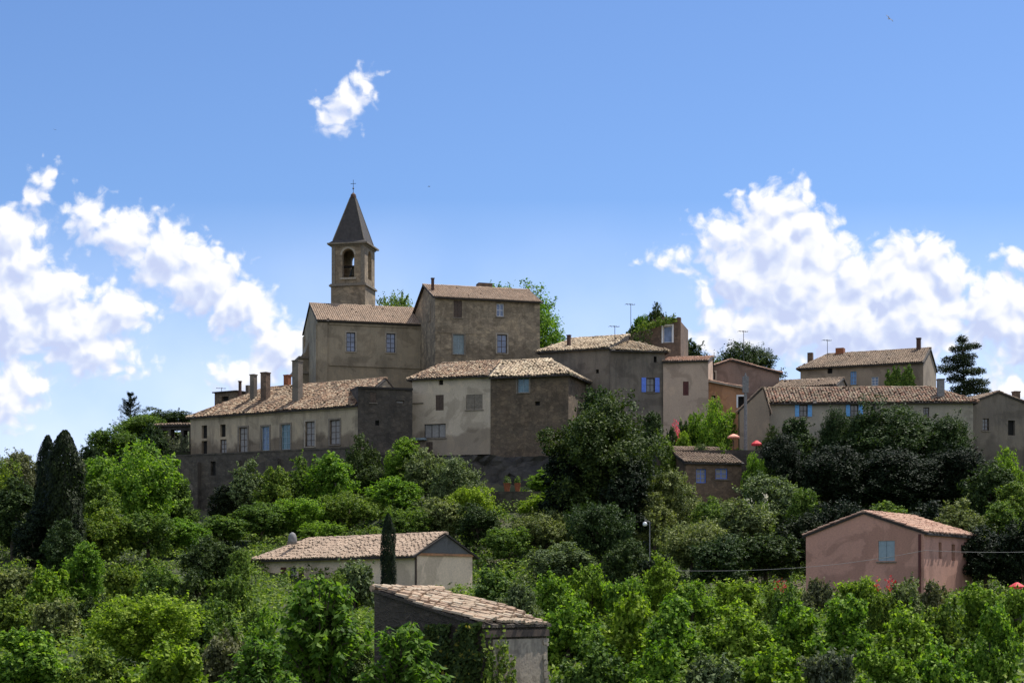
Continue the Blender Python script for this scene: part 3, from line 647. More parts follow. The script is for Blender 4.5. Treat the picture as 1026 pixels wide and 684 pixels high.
h.wall = M['greyhouse']; h.wall = M['backh']
h.roof('y', 2.1, M['t_brown'], ov=.1, rk=.04, rf=.78, rough=1.5); h.window('front', (757, 404, 760, 409), 'hole', sill=False); h.walls()
# house behind the farmhouse
h = House('big_back_house', 'large weathered house with a brown roof and dark chimney, behind the cream farmhouse', 'house', (802, 190), (925, 184.5), 8, 14, Z(365, 187), M['backh'], VG)
h.roof('x', 1.9, M['t_brown'], ov=.35, rk=.15, hipL=2.2, rough=.9)
h.window('front', (852, 372, 858, 385), 'blue', framem=M['lblue']); h.window('front', (829, 368, 834, 374), 'hole'); h.window('front', (873, 377, 880, 386), 'blue', framem=M['white'], trim=None)
h.walls(); h.chimney(920.5, 338.5, 351, 4, 3.6, M['iron'], cap=True); h.chimney(842, 348, 356, 8, 4.0, M['terracotta'], cap=False)
h.chimney(812, 352.5, 358, 5, 4.0, M['brownstone'], cap=False)
h = House('side_house', 'low rough house with two stepped tiled ridges, between the rose house and the back house', 'house', (776, 172.5), (838, 170), 6, 12, Z(388, 172), M['backh'], VG)
h.roof('x', 1.0, M['t_brown'], ov=.3, rk=.15, rough=1.4); h.window('front', (786, 389, 790, 393), 'hole'); h.walls()
h = House('end_house', 'small dark grey gabled house at the right edge of the photo', 'house', (972, 161.5), (1032, 163), 7, 9, Z(404, 162), M['greyhouse'], VG)
h.roof('y', 1.1, M['t_brown'], ov=.25, rk=.15, rf=.47, rough=1.2)
h.window('front', (984.5, 419, 991, 431), 'glass', bars=(1, 2)); h.window('front', (1010, 421, 1017, 436), 'hole'); h.walls()
h.chimney(1018, 392, 404, 6, 2.0, M['brownstone'])
# ============================================================ BROWN HOUSE, BEIGE HOUSE, PINK HOUSE, HUT
h = House('brown_house', 'small brown stone house with two blue windows, half way down the slope among trees', 'house', (687, 148), (743, 148.9), 7, 5, Z(463, 148), M['brownstone'], 'houses on the slope below the village')
h.roof('x', 1.75, M['t_brown'], ov=.25, rk=.2, rf=.8, rough=1.2)
h.window('front', (697.5, 469.5, 707.5, 483.5), 'curtain', bars=(1, 2), framem=M['blue'], sill=False); h.window('front', (717, 469, 729, 479.5), 'curtain', bars=(1, 1), framem=M['blue'])
h.walls()
h = House('beige_house', 'beige bungalow with a shallow tile roof and dark gable, in the trees below the village', 'house', (259.5, 128), (418, 115), 5.1, -1.5, Z(556, 121), M['beige'], 'houses on the slope below the village')
h.roof('x', 1.35, M['t_fine'], ov=.5, rk=.22, hipL=2.8, rough=1.5, w=.24)
h.window('front', (281, 568, 287, 584), 'closed', shutm=M['redwood'], sill=False); h.window('front', (289, 568, 297, 584), 'curtain', bars=(1, 0), framem=M['woodd']); h.window('front', (299, 568, 304.5, 584), 'closed', shutm=M['wood'], sill=False)
h.window('front', (355, 566, 364, 580), 'closed', shutm=M['wood'])
h.walls()
pk, rs = h.tri['right']
mb = MB(); b = [h.pt('right', .0, h.h + .02, .02), h.pt('right', h.D, h.h + .02, .02), h.pt('right', pk, h.h + rs, .02)]; b2 = [(x + .06, y, z) for x, y, z in b]
mb.add(b + b2, [(0, 1, 2), (5, 4, 3), (0, 3, 4, 1), (1, 4, 5, 2), (2, 5, 3, 0)]); mb.build('gable_panel', M['greygable'], h.root)
mb = MB(); h.fbox(mb, 'right', 0, h.D, h.h - .16, h.h, .01, .12); mb.build('fascia', M['orange'], h.root)
mb = MB(); h.fbox(mb, 'front', h.L - .12, h.L - .02, 0, h.h - .1, .02, .12); mb.build('downpipe', M['wood'], h.root)
c = h.chimney(293, 541, 550, 8, 2.3, M['greyhouse'], cap=False)
k = Vector((W(293, 126.5), 126.5, 0)); lp = h.w2l(k); zc = Z(541, 126.5) - h.zb
mb = MB(); mb.lathe([(.3, -.3), (.34, 0), (.3, .3), (.2, .5), (.05, .6)], (lp.x, lp.y, zc), 14); mb.build('chimney_cowl', M['concrete'], c, True)
h = House('pink_house', 'pink plastered house with a grey-blue shutter in its gable, lower right', 'house', (807.5, 115), (926, 110), 8.4, -1.5, Z(533.2, 110), M['pink'], 'houses on the slope below the village')
h.roof('y', 1.42, M['t_clay'], ov=.22, rk=.12, rough=1.4)
h.window('front', (880, 541.5, 896.5, 561.5), 'closed', shutm=M['gblue']); h.window('right', (940.5, 543, 943.5, 559.5), 'hole', sill=False); h.window('right', (953.5, 545, 957, 561.5), 'hole', sill=False)
h.walls()
mb = MB(); h.fbox(mb, 'front', h.L - .35, h.L - .22, .5, h.h - .1, .02, .14); mb.build('downpipe', M['redwood'], h.root)
mb = MB(); h.fbox(mb, 'right', 0, h.D, h.h - .14, h.h - .02, .01, .1); mb.build('fascia', M['orange'], h.root)
# foreground hut
h = House('tiled_hut', 'old rubble hut with an uneven sloping tile roof, nearest building at bottom centre', 'hut', (375, 61.2), (483, 58), 3.6, -5.2, Z(626, 58), M['hutwall'])
h.root['group'] = 'huts'; del h.root['group']
h.roof('y', 1.22, M['t_hut'], ov=.12, rk=.12, rf=0, w=.23, l=.45, rough=2.4, th=.1, fascia=M['hutwall'])
h.walls()
mb = MB(); h.fbox(mb, 'right', .55, h.D - .02, 0, h.h - .5, .004, .05); mb.build('plaster_patch', M['hutplaster'], h.root)
mb = MB(); h.fbox(mb, 'right', 0, h.D, h.h - .42, h.h - .18, .004, .12); mb.build('lintel', M['wood'], h.root)
rnd = random.Random(3); mb = MB()
for i in range(26):
    a = rnd.uniform(.0, h.D); b = rnd.uniform(.2, 2.9); hz = h.h - .5 + rnd.uniform(-.0, .3) - b if False else h.h - rnd.uniform(.5, 2.8)
    x, y, z = h.pt('right', h.D - rnd.uniform(0, .25), hz, .05); r = rnd.uniform(.05, .11)
    mb.box(x - r * .4, x + r * .4, y - r, y + r, z - r * .8, z + r * .8)
mb.build('quoin_stones', M['trim'], h.root)
hut = h
# ------------------------------------------------------------ rock below the middle houses
def rockmesh(name, px0, px1, d0, d1, py_top, py_bot, th, seed):
    rnd = np.random.RandomState(seed); nx, nz = 40, 14
    vs = []; fs = []
    for i in range(nx + 1):
        for j in range(nz + 1):
            a = i / nx; b = j / nz; d = d0 + (d1 - d0) * a - 1.2 * (1 - b) * th
            d += .7 * math.sin(a * 23 + b * 5) * math.sin(b * 9 + a * 7) + rnd.uniform(-.35, .35)
            px = px0 + (px1 - px0) * a; py = py_bot + (py_top - py_bot) * b + rnd.uniform(-1.5, 1.5)
            vs.append(P(px, py, d))
    for i in range(nx):
        for j in range(nz): fs.append((i * (nz + 1) + j, (i + 1) * (nz + 1) + j, (i + 1) * (nz + 1) + j + 1, i * (nz + 1) + j + 1))
    n = len(vs)   # top ledge running back under the houses
    for i in range(nx + 1): q = vs[i * (nz + 1) + nz]; vs.append(Vector((q.x, q.y + 6, q.z + .1)))
    for i in range(nx): fs.append((i * (nz + 1) + nz, (i + 1) * (nz + 1) + nz, n + i + 1, n + i))
    mb = MB(); mb.add(vs, fs); o = mb.build(name, M['rock']); tag(o, kind='structure'); return o
rockmesh('rock_outcrop', 345, 600, 166, 162.5, 456.5, 530, 2.2, 5)

# ------------------------------------------------------------ roof clutter, poles, cables
def antenna(px, top, bot, d, label, n=4):
    z0, z1 = Z(bot, d), Z(top, d); r = empty('antenna', (W(px, d), d, z0 - .3), R(20), label, 'antenna', 'television antennas')
    mb = MB(); H_ = z1 - z0 + .3; mb.tube((0, 0, 0), (0, 0, H_), .035, .03, 5); mb.build('mast', M['metal'], r)
    mb = MB(); mb.tube((-.6, 0, H_ - .1), (.5, 0, H_ - .1), .025, n=5)
    for k in range(n): x = -.55 + k * .3; mb.tube((x, -.35, H_ - .1), (x, .35, H_ - .1), .018, n=4)
    mb.build('aerial', M['metal'], r)
antenna(632, 304, 330, 181.5, 'thin antenna rising from the overgrown ruined tower house')
antenna(616, 326, 345, 170, 'thin antenna on the roof left of the ruined tower house')
antenna(745, 331, 366, 176, 'thin antenna standing above the rose gabled house')
antenna(829, 340, 356, 189, 'thin antenna on the brown roof of the large back house')
antenna(222, 388, 394, 187, 'short antenna on the box room above the long house')
def lathe_thing(): pass
r = empty('utility_pole', P(747, 446, 156.5), 0, 'grey tapered utility pole in front of the grey gable shed', 'pole', None)
r.location.z = H(r.location.x, r.location.y)
hp = Z(376, 156.5) - r.location.z
mb = MB(); mb.tube((0, 0, 0), (0, 0, hp), .2, .13, 10); mb.build('post', M['concrete'], r)
mb = MB(); mb.box(-.27, .27, -.16, .16, hp - 1.6, hp - .1); mb.tube((0, 0, hp - .1), (0, 0, hp + .25), .08, .05); mb.build('cable_box', M['concrete'], r)
r = empty('street_lamp', (W(651, 118), 118, H(W(651, 118), 118)), 0, 'thin lamp post with one white round globe, left of the grey-green trees', 'street lamp')
zl = Z(524, 118) - r.location.z
mb = MB(); mb.tube((0, 0, 0), (0, 0, zl + .1), .045, .03, 8); mb.tube((0, 0, zl + .1), (-.33, 0, zl + .2), .03, .025, 6); mb.tube((-.33, 0, zl + .2), (-.33, 0, zl + .08), .03, n=6); mb.build('post', M['concrete'], r)
mb = MB(); mb.lathe([(.03, -.16), (.12, -.12), (.165, 0), (.12, .12), (.03, .16)], (-.33, 0, zl - .05), 14); mb.build('lamp_globe', M['globe'], r, True)
def cable(pts, label, sag=.35, r_=.014):
    mb = MB(); q = []
    for a, b in zip(pts[:-1], pts[1:]):
        a = Vector(a); b = Vector(b)
        for k in range(10): t = k / 10; p = a.lerp(b, t); p.z -= sag * 4 * t * (1 - t); q.append(p)
    q.append(Vector(pts[-1])); mb.path(q, [r_] * len(q), 5); o = mb.build('overhead_cable', M['concrete']); tag(o, label, 'cable')
pl = empty('utility_pole', (W(1066, 106), 106, H(W(1066, 106), 106)), 0, 'wooden utility pole carrying the cable past the pink house', 'pole')
mb = MB(); ph_ = Z(548, 106) - pl.location.z; mb.tube((0, 0, 0), (0, 0, ph_), .13, .09, 8); mb.build('post', M['wood'], pl)
cable([P(668, 571, 116), P(806, 568, 109), P(927, 551, 107.5), (pl.location.x, pl.location.y, pl.location.z + ph_ - .2)], 'thin cable strung across the front of the pink house', .12)
# parasols on the terrace
def parasol(px, py, d, w, cm, label, tilt=0, sag=.9):
    z1 = Z(py, d); x = W(px, d); g = H(x, d); r = empty('parasol', (x, d, min(g, z1 - 2.2)), 0, label, 'parasol', 'parasols in the gardens')
    g = r.location.z; hh = z1 - g; R0 = w * d / F / 2
    mb = MB(); mb.tube((0, 0, 0), (0, 0, hh + .05), .03, .025, 8); mb.build('pole', M['metal'], r)
    mb = MB(); n = 8
    ring = lambda rr, z: [Vector((rr * math.cos(2 * math.pi * k / n + .3), rr * math.sin(2 * math.pi * k / n + .3), z)) for k in range(n)]
    rs = [ring(.06, hh), ring(R0 * .55, hh - .22 * sag), ring(R0, hh - .5 * sag), ring(R0 * 1.01, hh - .75 * sag)]
    vs = [v for q in rs for v in q]
    fs = [(i * n + k, i * n + (k + 1) % n, (i + 1) * n + (k + 1) % n, (i + 1) * n + k) for i in range(3) for k in range(n)]
    mb.add(vs, fs); mb.add([v - Vector((0, 0, .02)) for v in vs], [tuple(reversed(f)) for f in fs]); c = mb.build('canopy', cm, r)
    for k in range(n): mb = MB(); mb.tube(rs[0][k] * 1 - Vector((0, 0, .04)), rs[2][k] - Vector((0, 0, .04)), .012, n=4); mb.build('rib', M['metal'], c)
    c.rotation_euler = (R(tilt), 0, 0)
parasol(735, 434.5, 155, 13, M['salmon'], 'salmon orange parasol above the roof of the small brown house', 0, .5)
parasol(758, 441, 154, 11, M['red'], 'bright red parasol just right of the utility pole', 0, .6)
parasol(768, 447, 153, 8, M['white'], 'small white parasol right of the bright red parasol', 8, .5)
parasol(1019, 583, 92, 16, M['red'], 'red parasol at the right edge above the thicket', 0, .45)
# terracotta pots
pots = []
for i, (px, w) in enumerate(((508, 7), (518.5, 6))):
    d = 151; x = W(px, d); zt_ = Z(484, d); r0 = w * d / F / 2; zb2 = H(x, d)
    lab = ('wider terracotta pot, the left of two on the slope below the dark rock', 'narrower terracotta pot, the right of two on the slope below the dark rock')[i]
    r = empty('plant_pot', (x, d, Z(492, d)), 0, lab, 'plant pot', 'terracotta pots')
    mb = MB(); mb.lathe([(r0 * .7, -.1), (r0 * .95, .5), (r0, .62), (r0 * 1.08, .64), (r0 * 1.08, .74), (r0 * .9, .74), (r0 * .85, .6)], (0, 0, 0), 16); mb.build('pot_body', M['terracotta'], r, False)
    mb = MB(); mb.lathe([(r0 * .84, .55), (r0 * .8, .66)], (0, 0, 0), 12); mb.build('soil', M['bark'], r); pots.append((r, r0))
# terrace the pots stand on
mb = MB()
mb.box(W(492, 151), W(560, 151), 149.6, 153.5, H(W(515, 150), 150) - 2, Z(493, 151)); o = mb.build('terrace_wall', M['retain']); tag(o, 'low stone terrace wall carrying the two terracotta pots', 'wall', 'old stone walls of the village')
mb = MB()
mb.box(W(652, 158), W(790, 158), 151.6, 159, 4, Z(453, 154)); o = mb.build('garden_terrace_wall', M['retain']); tag(o, 'garden terrace wall carrying the parasols, above the small brown house', 'wall', 'old stone walls of the village')
# picket fence in the lower right corner
fr = empty('picket_fence', (W(1000, 50), 50, -4.2), 0, 'dark wooden picket fence in the lower right corner', 'fence')
for k in range(9):
    mb = MB(); x = k * .17; tp = 1.75 + .06 * math.sin(k * 2.1); mb.box(x, x + .09, -.02, .02, 0, tp - .1); mb.hexa([(x, -.02, tp - .1), (x + .09, -.02, tp - .1), (x + .09, .02, tp - .1), (x, .02, tp - .1)], [(x + .04, -.02, tp), (x + .05, -.02, tp), (x + .05, .02, tp), (x + .04, .02, tp)])
    mb.build('picket', M['woodd'], fr)
for zz in (.5, 1.35):
    mb = MB(); mb.box(-.05, 1.6, .023, .06, zz, zz + .09); mb.build('rail', M['woodd'], fr)
# birds
def bird(px, py, d, span, label, yaw, roll=0):
    mb = MB(); k = span
    body = [(-.32, .012, 0), (-.2, .035, 0), (-.05, .07, 0), (.08, .075, .005), (.18, .05, .012), (.23, .045, .018), (.27, .035, .018), (.33, .006, .012)]
    mb.path([(x * k, 0, z * k) for x, r_, z in body], [r_ * k * .8 for x, r_, z in body], 8)
    for s in (-1, 1):
        w = [(.12, .04, .02), (.16, .22, .09), (.05, .5, .06), (-.04, .48, .05), (-.02, .24, .07), (-.08, .04, .01)]
        t = [Vector((x * k, s * y * k, z * k)) for x, y, z in w]; b = [v - Vector((0, 0, .012 * k)) for v in t]; n = len(t)
        mb.add(t + b, [tuple(range(n)), tuple(range(2 * n - 1, n - 1, -1))] + [(i, (i + 1) % n, (i + 1) % n + n, i + n) for i in range(n)])
    t = [Vector((x * k, y * k, 0)) for x, y in ((-.25, -.03), (-.48, -.08), (-.44, 0), (-.48, .08), (-.25, .03))]; b = [v - Vector((0, 0, .01 * k)) for v in t]
    mb.add(t + b, [(0, 1, 2, 3, 4), (9, 8, 7, 6, 5)] + [(i, (i + 1) % 5, (i + 1) % 5 + 5, i + 5) for i in range(5)])
    o = mb.build('bird', M['feather']); o.location = P(px, py, d); o.rotation_euler = (R(roll), R(-20), R(yaw)); tag(o, label, 'bird', 'birds in the sky')
bird(891, 19, 90, .52, 'largest dark bird gliding high at the upper right', 60, 50)
bird(430, 187, 200, .5, 'tiny dark bird to the right of the spire', 20, 20)
bird(55, 130, 200, .42, 'tiny dark bird at the upper left above the clouds', 120, 20)

# ============================================================ GROUND
def axis(lo, hi, fine0, fine1, step, big):
    a = list(np.arange(fine0, fine1 + .01, step)); x = fine0
    L_ = []; g = step
    while x > lo: g *= 1.35; x -= g; L_.append(max(x, lo))
    R_ = []; x = fine1; g = step
    while x < hi: g *= 1.35; x += g; R_.append(min(x, hi))
    return np.array(L_[::-1] + a + R_)
gx = axis(-6000, 6000, -130, 150, 2.2, 0); gy = axis(-3000, 9000, -20, 330, 2.2, 0)
X, Y = np.meshgrid(gx, gy, indexing='ij'); Zg = Hn(X, Y)
rs_ = np.random.RandomState(1); Zg = Zg + rs_.uniform(-.08, .08, Zg.shape)
nv = X.size; me = bpy.data.meshes.new('ground'); me.vertices.add(nv)
me.vertices.foreach_set('co', np.stack([X, Y, Zg], -1).reshape(-1).astype(np.float32))
ii, jj = np.meshgrid(np.arange(len(gx) - 1), np.arange(len(gy) - 1), indexing='ij'); a = (ii * len(gy) + jj).reshape(-1)
q = np.stack([a, a + len(gy), a + len(gy) + 1, a + 1], -1)
me.loops.add(q.size); me.polygons.add(len(q)); me.loops.foreach_set('vertex_index', q.reshape(-1)); me.polygons.foreach_set('loop_start', np.arange(len(q)) * 4); me.update(calc_edges=True)
m, nt, nn, L = newmat('ground earth and grass')
tc = N(nt, 'ShaderNodeTexCoord'); n1 = N(nt, 'ShaderNodeTexNoise', i_Scale=.12, i_Detail=8.0); L.new(tc.outputs['Object'], n1.inputs[0])
r1 = ramp(nt, [(.35, (.03, .045, .014)), (.55, (.05, .06, .02)), (.7, (.1, .08, .045))]); L.new(n1.outputs[0], r1.inputs[0])
n2 = N(nt, 'ShaderNodeTexNoise', i_Scale=3.0, i_Detail=6.0); L.new(tc.outputs['Object'], n2.inputs[0])
b = N(nt, 'ShaderNodeBsdfPrincipled', i_Roughness=.95); L.new(r1.outputs[0], b.inputs['Base Color'])
bp = N(nt, 'ShaderNodeBump', i_Strength=.5, i_Distance=.1); L.new(n2.outputs[0], bp.inputs['Height']); L.new(bp.outputs[0], b.inputs['Normal']); out(nt, b.outputs[0])
me.materials.append(m); o = bpy.data.objects.new('ground', me); col.objects.link(o); tag(o, kind='structure')

# ============================================================ VEGETATION
def leaves(c, nrm, size, rs, asp=.55, along=None):
    n = len(c); nrm = nrm / (np.linalg.norm(nrm, axis=1, keepdims=True) + 1e-6)
    a = rs.normal(size=(n, 3)) if along is None else along + rs.normal(size=(n, 3)) * .25
    a = a - nrm * (a * nrm).sum(1, keepdims=True); a /= np.linalg.norm(a, axis=1, keepdims=True) + 1e-6
    b = np.cross(nrm, a); s = (size * rs.uniform(.65, 1.3, n))[:, None]
    v = np.stack([c - a * s * .5, c + b * s * asp * .5 - nrm * s * .12, c + a * s * .5 - nrm * s * .1, c - b * s * asp * .5 - nrm * s * .12], 1)
    return v.reshape(-1, 3)
def leafmesh(name, v):
    n = len(v) // 4; me = bpy.data.meshes.new(name); me.vertices.add(n * 4); me.vertices.foreach_set('co', v.astype(np.float32).reshape(-1))
    me.loops.add(n * 4); me.polygons.add(n); me.loops.foreach_set('vertex_index', np.arange(n * 4)); me.polygons.foreach_set('loop_start', np.arange(n) * 4)
    me.update(calc_edges=True); return me
RS = np.random.RandomState
def sph(rs, n):
    d = rs.normal(size=(n, 3)); return d / np.linalg.norm(d, axis=1, keepdims=True)
def crown(seed, w, h, n, leaf, z0, kind='round', nl=34, asp=.55):
    """leaf cloud: lobes spread through the crown, each covered in leaf clumps, plus stray sprigs"""
    rs = np.random.RandomState(seed); ch = h - z0; r = w / 2
    d = sph(rs, nl); rad = rs.uniform(.3, .78, nl) ** .8
    rad = np.where(rs.uniform(0, 1, nl) < .16, rad * 1.22, rad); lc = d * rad[:, None] * np.array([r, r, ch / 2]); lc[:, 2] += z0 + ch / 2
    if kind == 'dome': lc[:, 2] = z0 + ch * np.abs(d[:, 2]) * rad * .85 + .12 * ch
    if kind == 'tall': t = (lc[:, 2] - z0) / ch; lc[:, :2] *= (1.15 - .6 * t)[:, None]
    lr = rs.uniform(.2, .36, nl) * min(r, ch / 1.6) * 1.05
    lobe = rs.choice(nl, n, p=lr ** 2 / (lr ** 2).sum())
    # clumps on every lobe
    nc = nl * 26; cl = rs.randint(0, nl, nc); cd = sph(rs, nc); cd[:, 2] = cd[:, 2] * .9 + .12
    cc = lc[cl] + cd * (lr[cl] * rs.uniform(.75, 1.22, nc))[:, None]
    k = rs.randint(0, nc, n); off = rs.normal(size=(n, 3)) * (lr[cl[k]] * .15)[:, None]
    p = cc[k] + off; dn = (p - lc[cl[k]]); dn /= np.linalg.norm(dn, axis=1, keepdims=True) + 1e-6
    # sprigs
    ns = int(n * .07); sp = 60; sd = sph(rs, sp); sd[:, 2] = np.abs(sd[:, 2]) * .8 + .05; sd /= np.linalg.norm(sd, axis=1, keepdims=True)
    base = lc[rs.randint(0, nl, sp)]; ki = rs.randint(0, sp, ns); t = rs.uniform(.7, 1.75, ns)
    ps = base[ki] + sd[ki] * (t * lr.mean() * 1.15)[:, None] + rs.normal(size=(ns, 3)) * .05 * r * .3
    p = np.concatenate([p, ps]); dn = np.concatenate([dn, sd[ki]])
    p[:, 2] = np.maximum(p[:, 2], .05)
    nr = dn * .55 + np.array([0, 0, .45]) + rs.normal(size=p.shape) * .5
    return leaves(p, nr, leaf, rs, asp), lc, lr
PROTO = {}
def trunkmesh(name, pts, rads, limbs):
    mb = MB(); mb.path(pts, rads, 8)
    for q in limbs: mb.path(*q, 5)
    me = bpy.data.meshes.new(name); me.from_pydata(mb.v, [], mb.f); me.update(); me.materials.append(M['bark']); me.polygons.foreach_set('use_smooth', [True] * len(me.polygons)); return me
def proto(key, w, h, n, leaf, z0, kind, seed, nl=34, asp=.55):
    v, lc, lr = crown(seed, w, h, n, leaf, z0, kind, nl, asp); rs = np.random.RandomState(seed + 99)
    r0 = .045 * h * .55 + .03; top = h * .62
    pts = [(0, 0, -.4), (.05 * w * rs.uniform(-1, 1), .03 * w, top * .4), (.06 * w * rs.uniform(-1, 1), 0, top * .75), (0, 0, top)]
    limbs = []
    for i in rs.choice(len(lc), 9, replace=False):
        t = rs.uniform(.3, .9); s = Vector((0, 0, top * t)); e = Vector(lc[i]); mid = s.lerp(e, .5) + Vector((0, 0, -.06 * h))
        limbs.append(([s, mid, e], [r0 * .5, r0 * .32, r0 * .1]))
    PROTO.setdefault(key, []).append((w, h, leafmesh(key + '_crown', v), trunkmesh(key + '_trunk', pts, [r0 * 1.2, r0 * .85, r0 * .6, r0 * .25], limbs)))
for s in range(3):
    proto('bush', 2.6, 2.6, 9000, .17, .15, 'dome', 10 + s, 22)
    proto('small', 4.0, 4.6, 15000, .19, .7, 'round', 20 + s, 30)
    proto('wide', 6.5, 5.6, 24000, .21, 1.0, 'round', 30 + s, 46)
    proto('tall', 4.6, 7.6, 22000, .21, 1.0, 'tall', 40 + s, 46)
for s in range(2): proto('big', 9.0, 11.5, 46000, .25, 1.6, 'tall', 50 + s, 85)
proto('bigr', 9.5, 12, 48000, .25, 1.6, 'round', 71, 52); proto('bigr', 9.5, 12, 48000, .25, 1.6, 'round', 74, 52)
for s in range(3): proto('thick', 3.6, 3.4, 15000, .2, .2, 'dome', 60 + s, 26, .75)
def special(key, w, h, v, trunk): PROTO[key] = [(w, h, leafmesh(key + '_crown', v), trunk)]
def cyp(seed, w, h, n, leaf):
    rs = np.random.RandomState(seed); t = rs.uniform(0, 1, n); prof = np.clip(t * 5 + .35, 0, 1) ** .5 * np.clip((1.01 - t) * 4.2, 0, 1) ** .6
    prof = prof * (1 - .12 * t); th = rs.uniform(0, 2 * np.pi, n)
    bump = 1 + .13 * np.sin(th * 3 + t * 14) + .09 * np.sin(th * 7 - t * 33)
    rr = w / 2 * prof * bump * rs.uniform(.72, 1.06, n)
    p = np.stack([rr * np.cos(th), rr * np.sin(th), .15 + t * (h - .2)], -1)
    nr = np.stack([np.cos(th), np.sin(th), np.full(n, .2)], -1) + rs.normal(size=(n, 3)) * .35
    return leaves(p, nr, leaf, rs, .35, np.tile([0, 0, 1.0], (n, 1)))
special('cypress', 2.0, 10.0, cyp(1, 2.0, 10.0, 17000, .22), trunkmesh('cyp_t', [(0, 0, -.4), (0, 0, 5), (0, 0, 9.4)], [.16, .1, .03], []))
def conif(seed, w, h, z0, tiers, nb, per, leaf, flat, upturn, ragged):
    rs = np.random.RandomState(seed); C_ = []; Nn = []; A_ = []; limbs = []
    for k in range(tiers):
        t = (k + rs.uniform(-.3, .3)) / tiers; t = min(max(t, 0), .98); z = z0 + t * (h - z0) * (.95 if flat else 1); ln = w / 2 * (1 - t) ** (.42 if flat else .8) * 1.02 + .12
        for b in range(nb):
            th = rs.uniform(0, 2 * np.pi); l = ln * rs.uniform(1 - ragged, 1.05); s = rs.uniform(0.08, 1, per)
            x = l * s; zz = z + upturn * l * s ** 1.6 - .06 * l
            wid = (.24 if flat else .13) * l * (1.15 - s) + .05
            p = np.stack([x, rs.normal(size=per) * wid, zz + rs.normal(size=per) * (.05 if flat else .11)], -1)
            c, sn = np.cos(th), np.sin(th); rot = np.array([[c, -sn, 0], [sn, c, 0], [0, 0, 1]]); p = p @ rot.T
            C_.append(p); Nn.append(rs.normal(size=(per, 3)) * .45 + np.array([0, 0, 1.0])); A_.append(np.tile(rot @ np.array([1, 0, upturn]), (per, 1)))
            limbs.append(([Vector((0, 0, z - .05)), Vector((c * l * .5, sn * l * .5, z + upturn * l * .33)), Vector((c * l * .9, sn * l * .9, z + upturn * l * .85))], [.05, .03, .01]))
    return leaves(np.concatenate(C_), np.concatenate(Nn), leaf, rs, .4, np.concatenate(A_)), limbs
v, lb = conif(4, 4.8, 6.4, .5, 12, 7, 75, .2, False, .62, .25)
special('fir', 4.8, 6.4, v, trunkmesh('fir_t', [(0, 0, -.4), (0, 0, 3), (0, 0, 6.2)], [.16, .09, .02], lb))
def cedar(seed):
    rs = np.random.RandomState(seed); C_ = []; limbs = []; k = .1035
    for (px, py, rx, rz) in ((962, 341, 5, 4), (957, 350, 8, 3.5), (972, 348, 8, 3), (966, 357, 12, 4), (950, 360, 8, 3.5), (947, 369, 13, 4), (962, 365, 11, 4.5), (971, 373, 14, 3), (957, 378, 10, 3.5), (974, 384, 15, 3), (961, 389, 12, 3.5), (980, 391, 12, 2.6), (953, 395, 10, 3.5), (966, 399, 14, 3)):
        for q in range(2):
            c = np.array([(px - 963) * k * (1 if q == 0 else .55), rs.uniform(-.6, .6) if q == 0 else rs.choice([-1, 1]) * rs.uniform(.9, 2.0), 12 - (py - 336) * k * 1.0])
            n = int(rx * 62 * (1 if q == 0 else .7)); d = sph(rs, n); C_.append(c + d * np.array([rx * k * .95, rx * k * .8, rz * k]) * (rs.uniform(.3, 1.1, n) ** .6)[:, None] + rs.normal(size=(n, 3)) * .07)
            limbs.append(([Vector((0, 0, c[2] - .5)), Vector((c[0] * .5, c[1] * .5, c[2] - .15)), Vector(c)], [.07, .05, .02]))
    C_ = np.concatenate(C_)
    return leaves(C_, rs.normal(size=C_.shape) * .5 + np.array([0, 0, .9]), .24, rs, .4), limbs
v2, lb = cedar(31)
special('cedar', 6.2, 12, v2, trunkmesh('ced_t', [(0, 0, -.4), (.15, 0, 5), (-.1, 0, 11.5)], [.24, .16, .03], lb))
def fig(seed, w, h, nst, leaf):
    rs = np.random.RandomState(seed); C_ = []; Nn = []; A_ = []; limbs = []
    for k in range(nst):
        th = rs.uniform(0, 2 * np.pi); rr = w / 2 * rs.uniform(.25, 1) ; top = h * (1 - .45 * (rr / (w / 2)) ** 2) * rs.uniform(.8, 1.03)
        pts = []
        for i in range(7): t = i / 6; pts.append(np.array([math.cos(th) * rr * t ** 1.2, math.sin(th) * rr * t ** 1.2, top * (1 - (1 - t) ** 1.7) - .35 * max(0, t - .7) * rr]))
        limbs.append(([Vector(p) for p in pts], [.05, .045, .04, .033, .026, .02, .01]))
        m_ = 46; s = rs.uniform(.35, 1.02, m_) * 6; i0 = np.clip(s.astype(int), 0, 5); f = (s - i0)[:, None]; P_ = np.array(pts)
        c = P_[i0] * (1 - f) + P_[i0 + 1] * f; sd = sph(rs, m_) * np.array([1, 1, .5]); c = c + sd * leaf * rs.uniform(.5, 1.1, m_)[:, None]
        c[:, 2] -= leaf * .15
        C_.append(c); Nn.append(sd * .6 + np.array([0, 0, .8]) + rs.normal(size=(m_, 3)) * .3); A_.append(sd + np.array([0, 0, -.45]))
    return leaves(np.concatenate(C_), np.concatenate(Nn), leaf, rs, .62, np.concatenate(A_)), limbs
v, lb = fig(5, 3.8, 5.2, 110, .27)
special('fig', 3.8, 5.2, v, trunkmesh('fig_t', [(0, 0, -.4), (0, 0, .5), (0, 0, 1.2)], [.14, .11, .05], lb))
MATL = dict(bright='L_bright', lime='L_lime', mid='L_mid', grey='L_grey', dark='L_dark', black='L_black', olive='L_olive')
cnt = [0]; used = set()
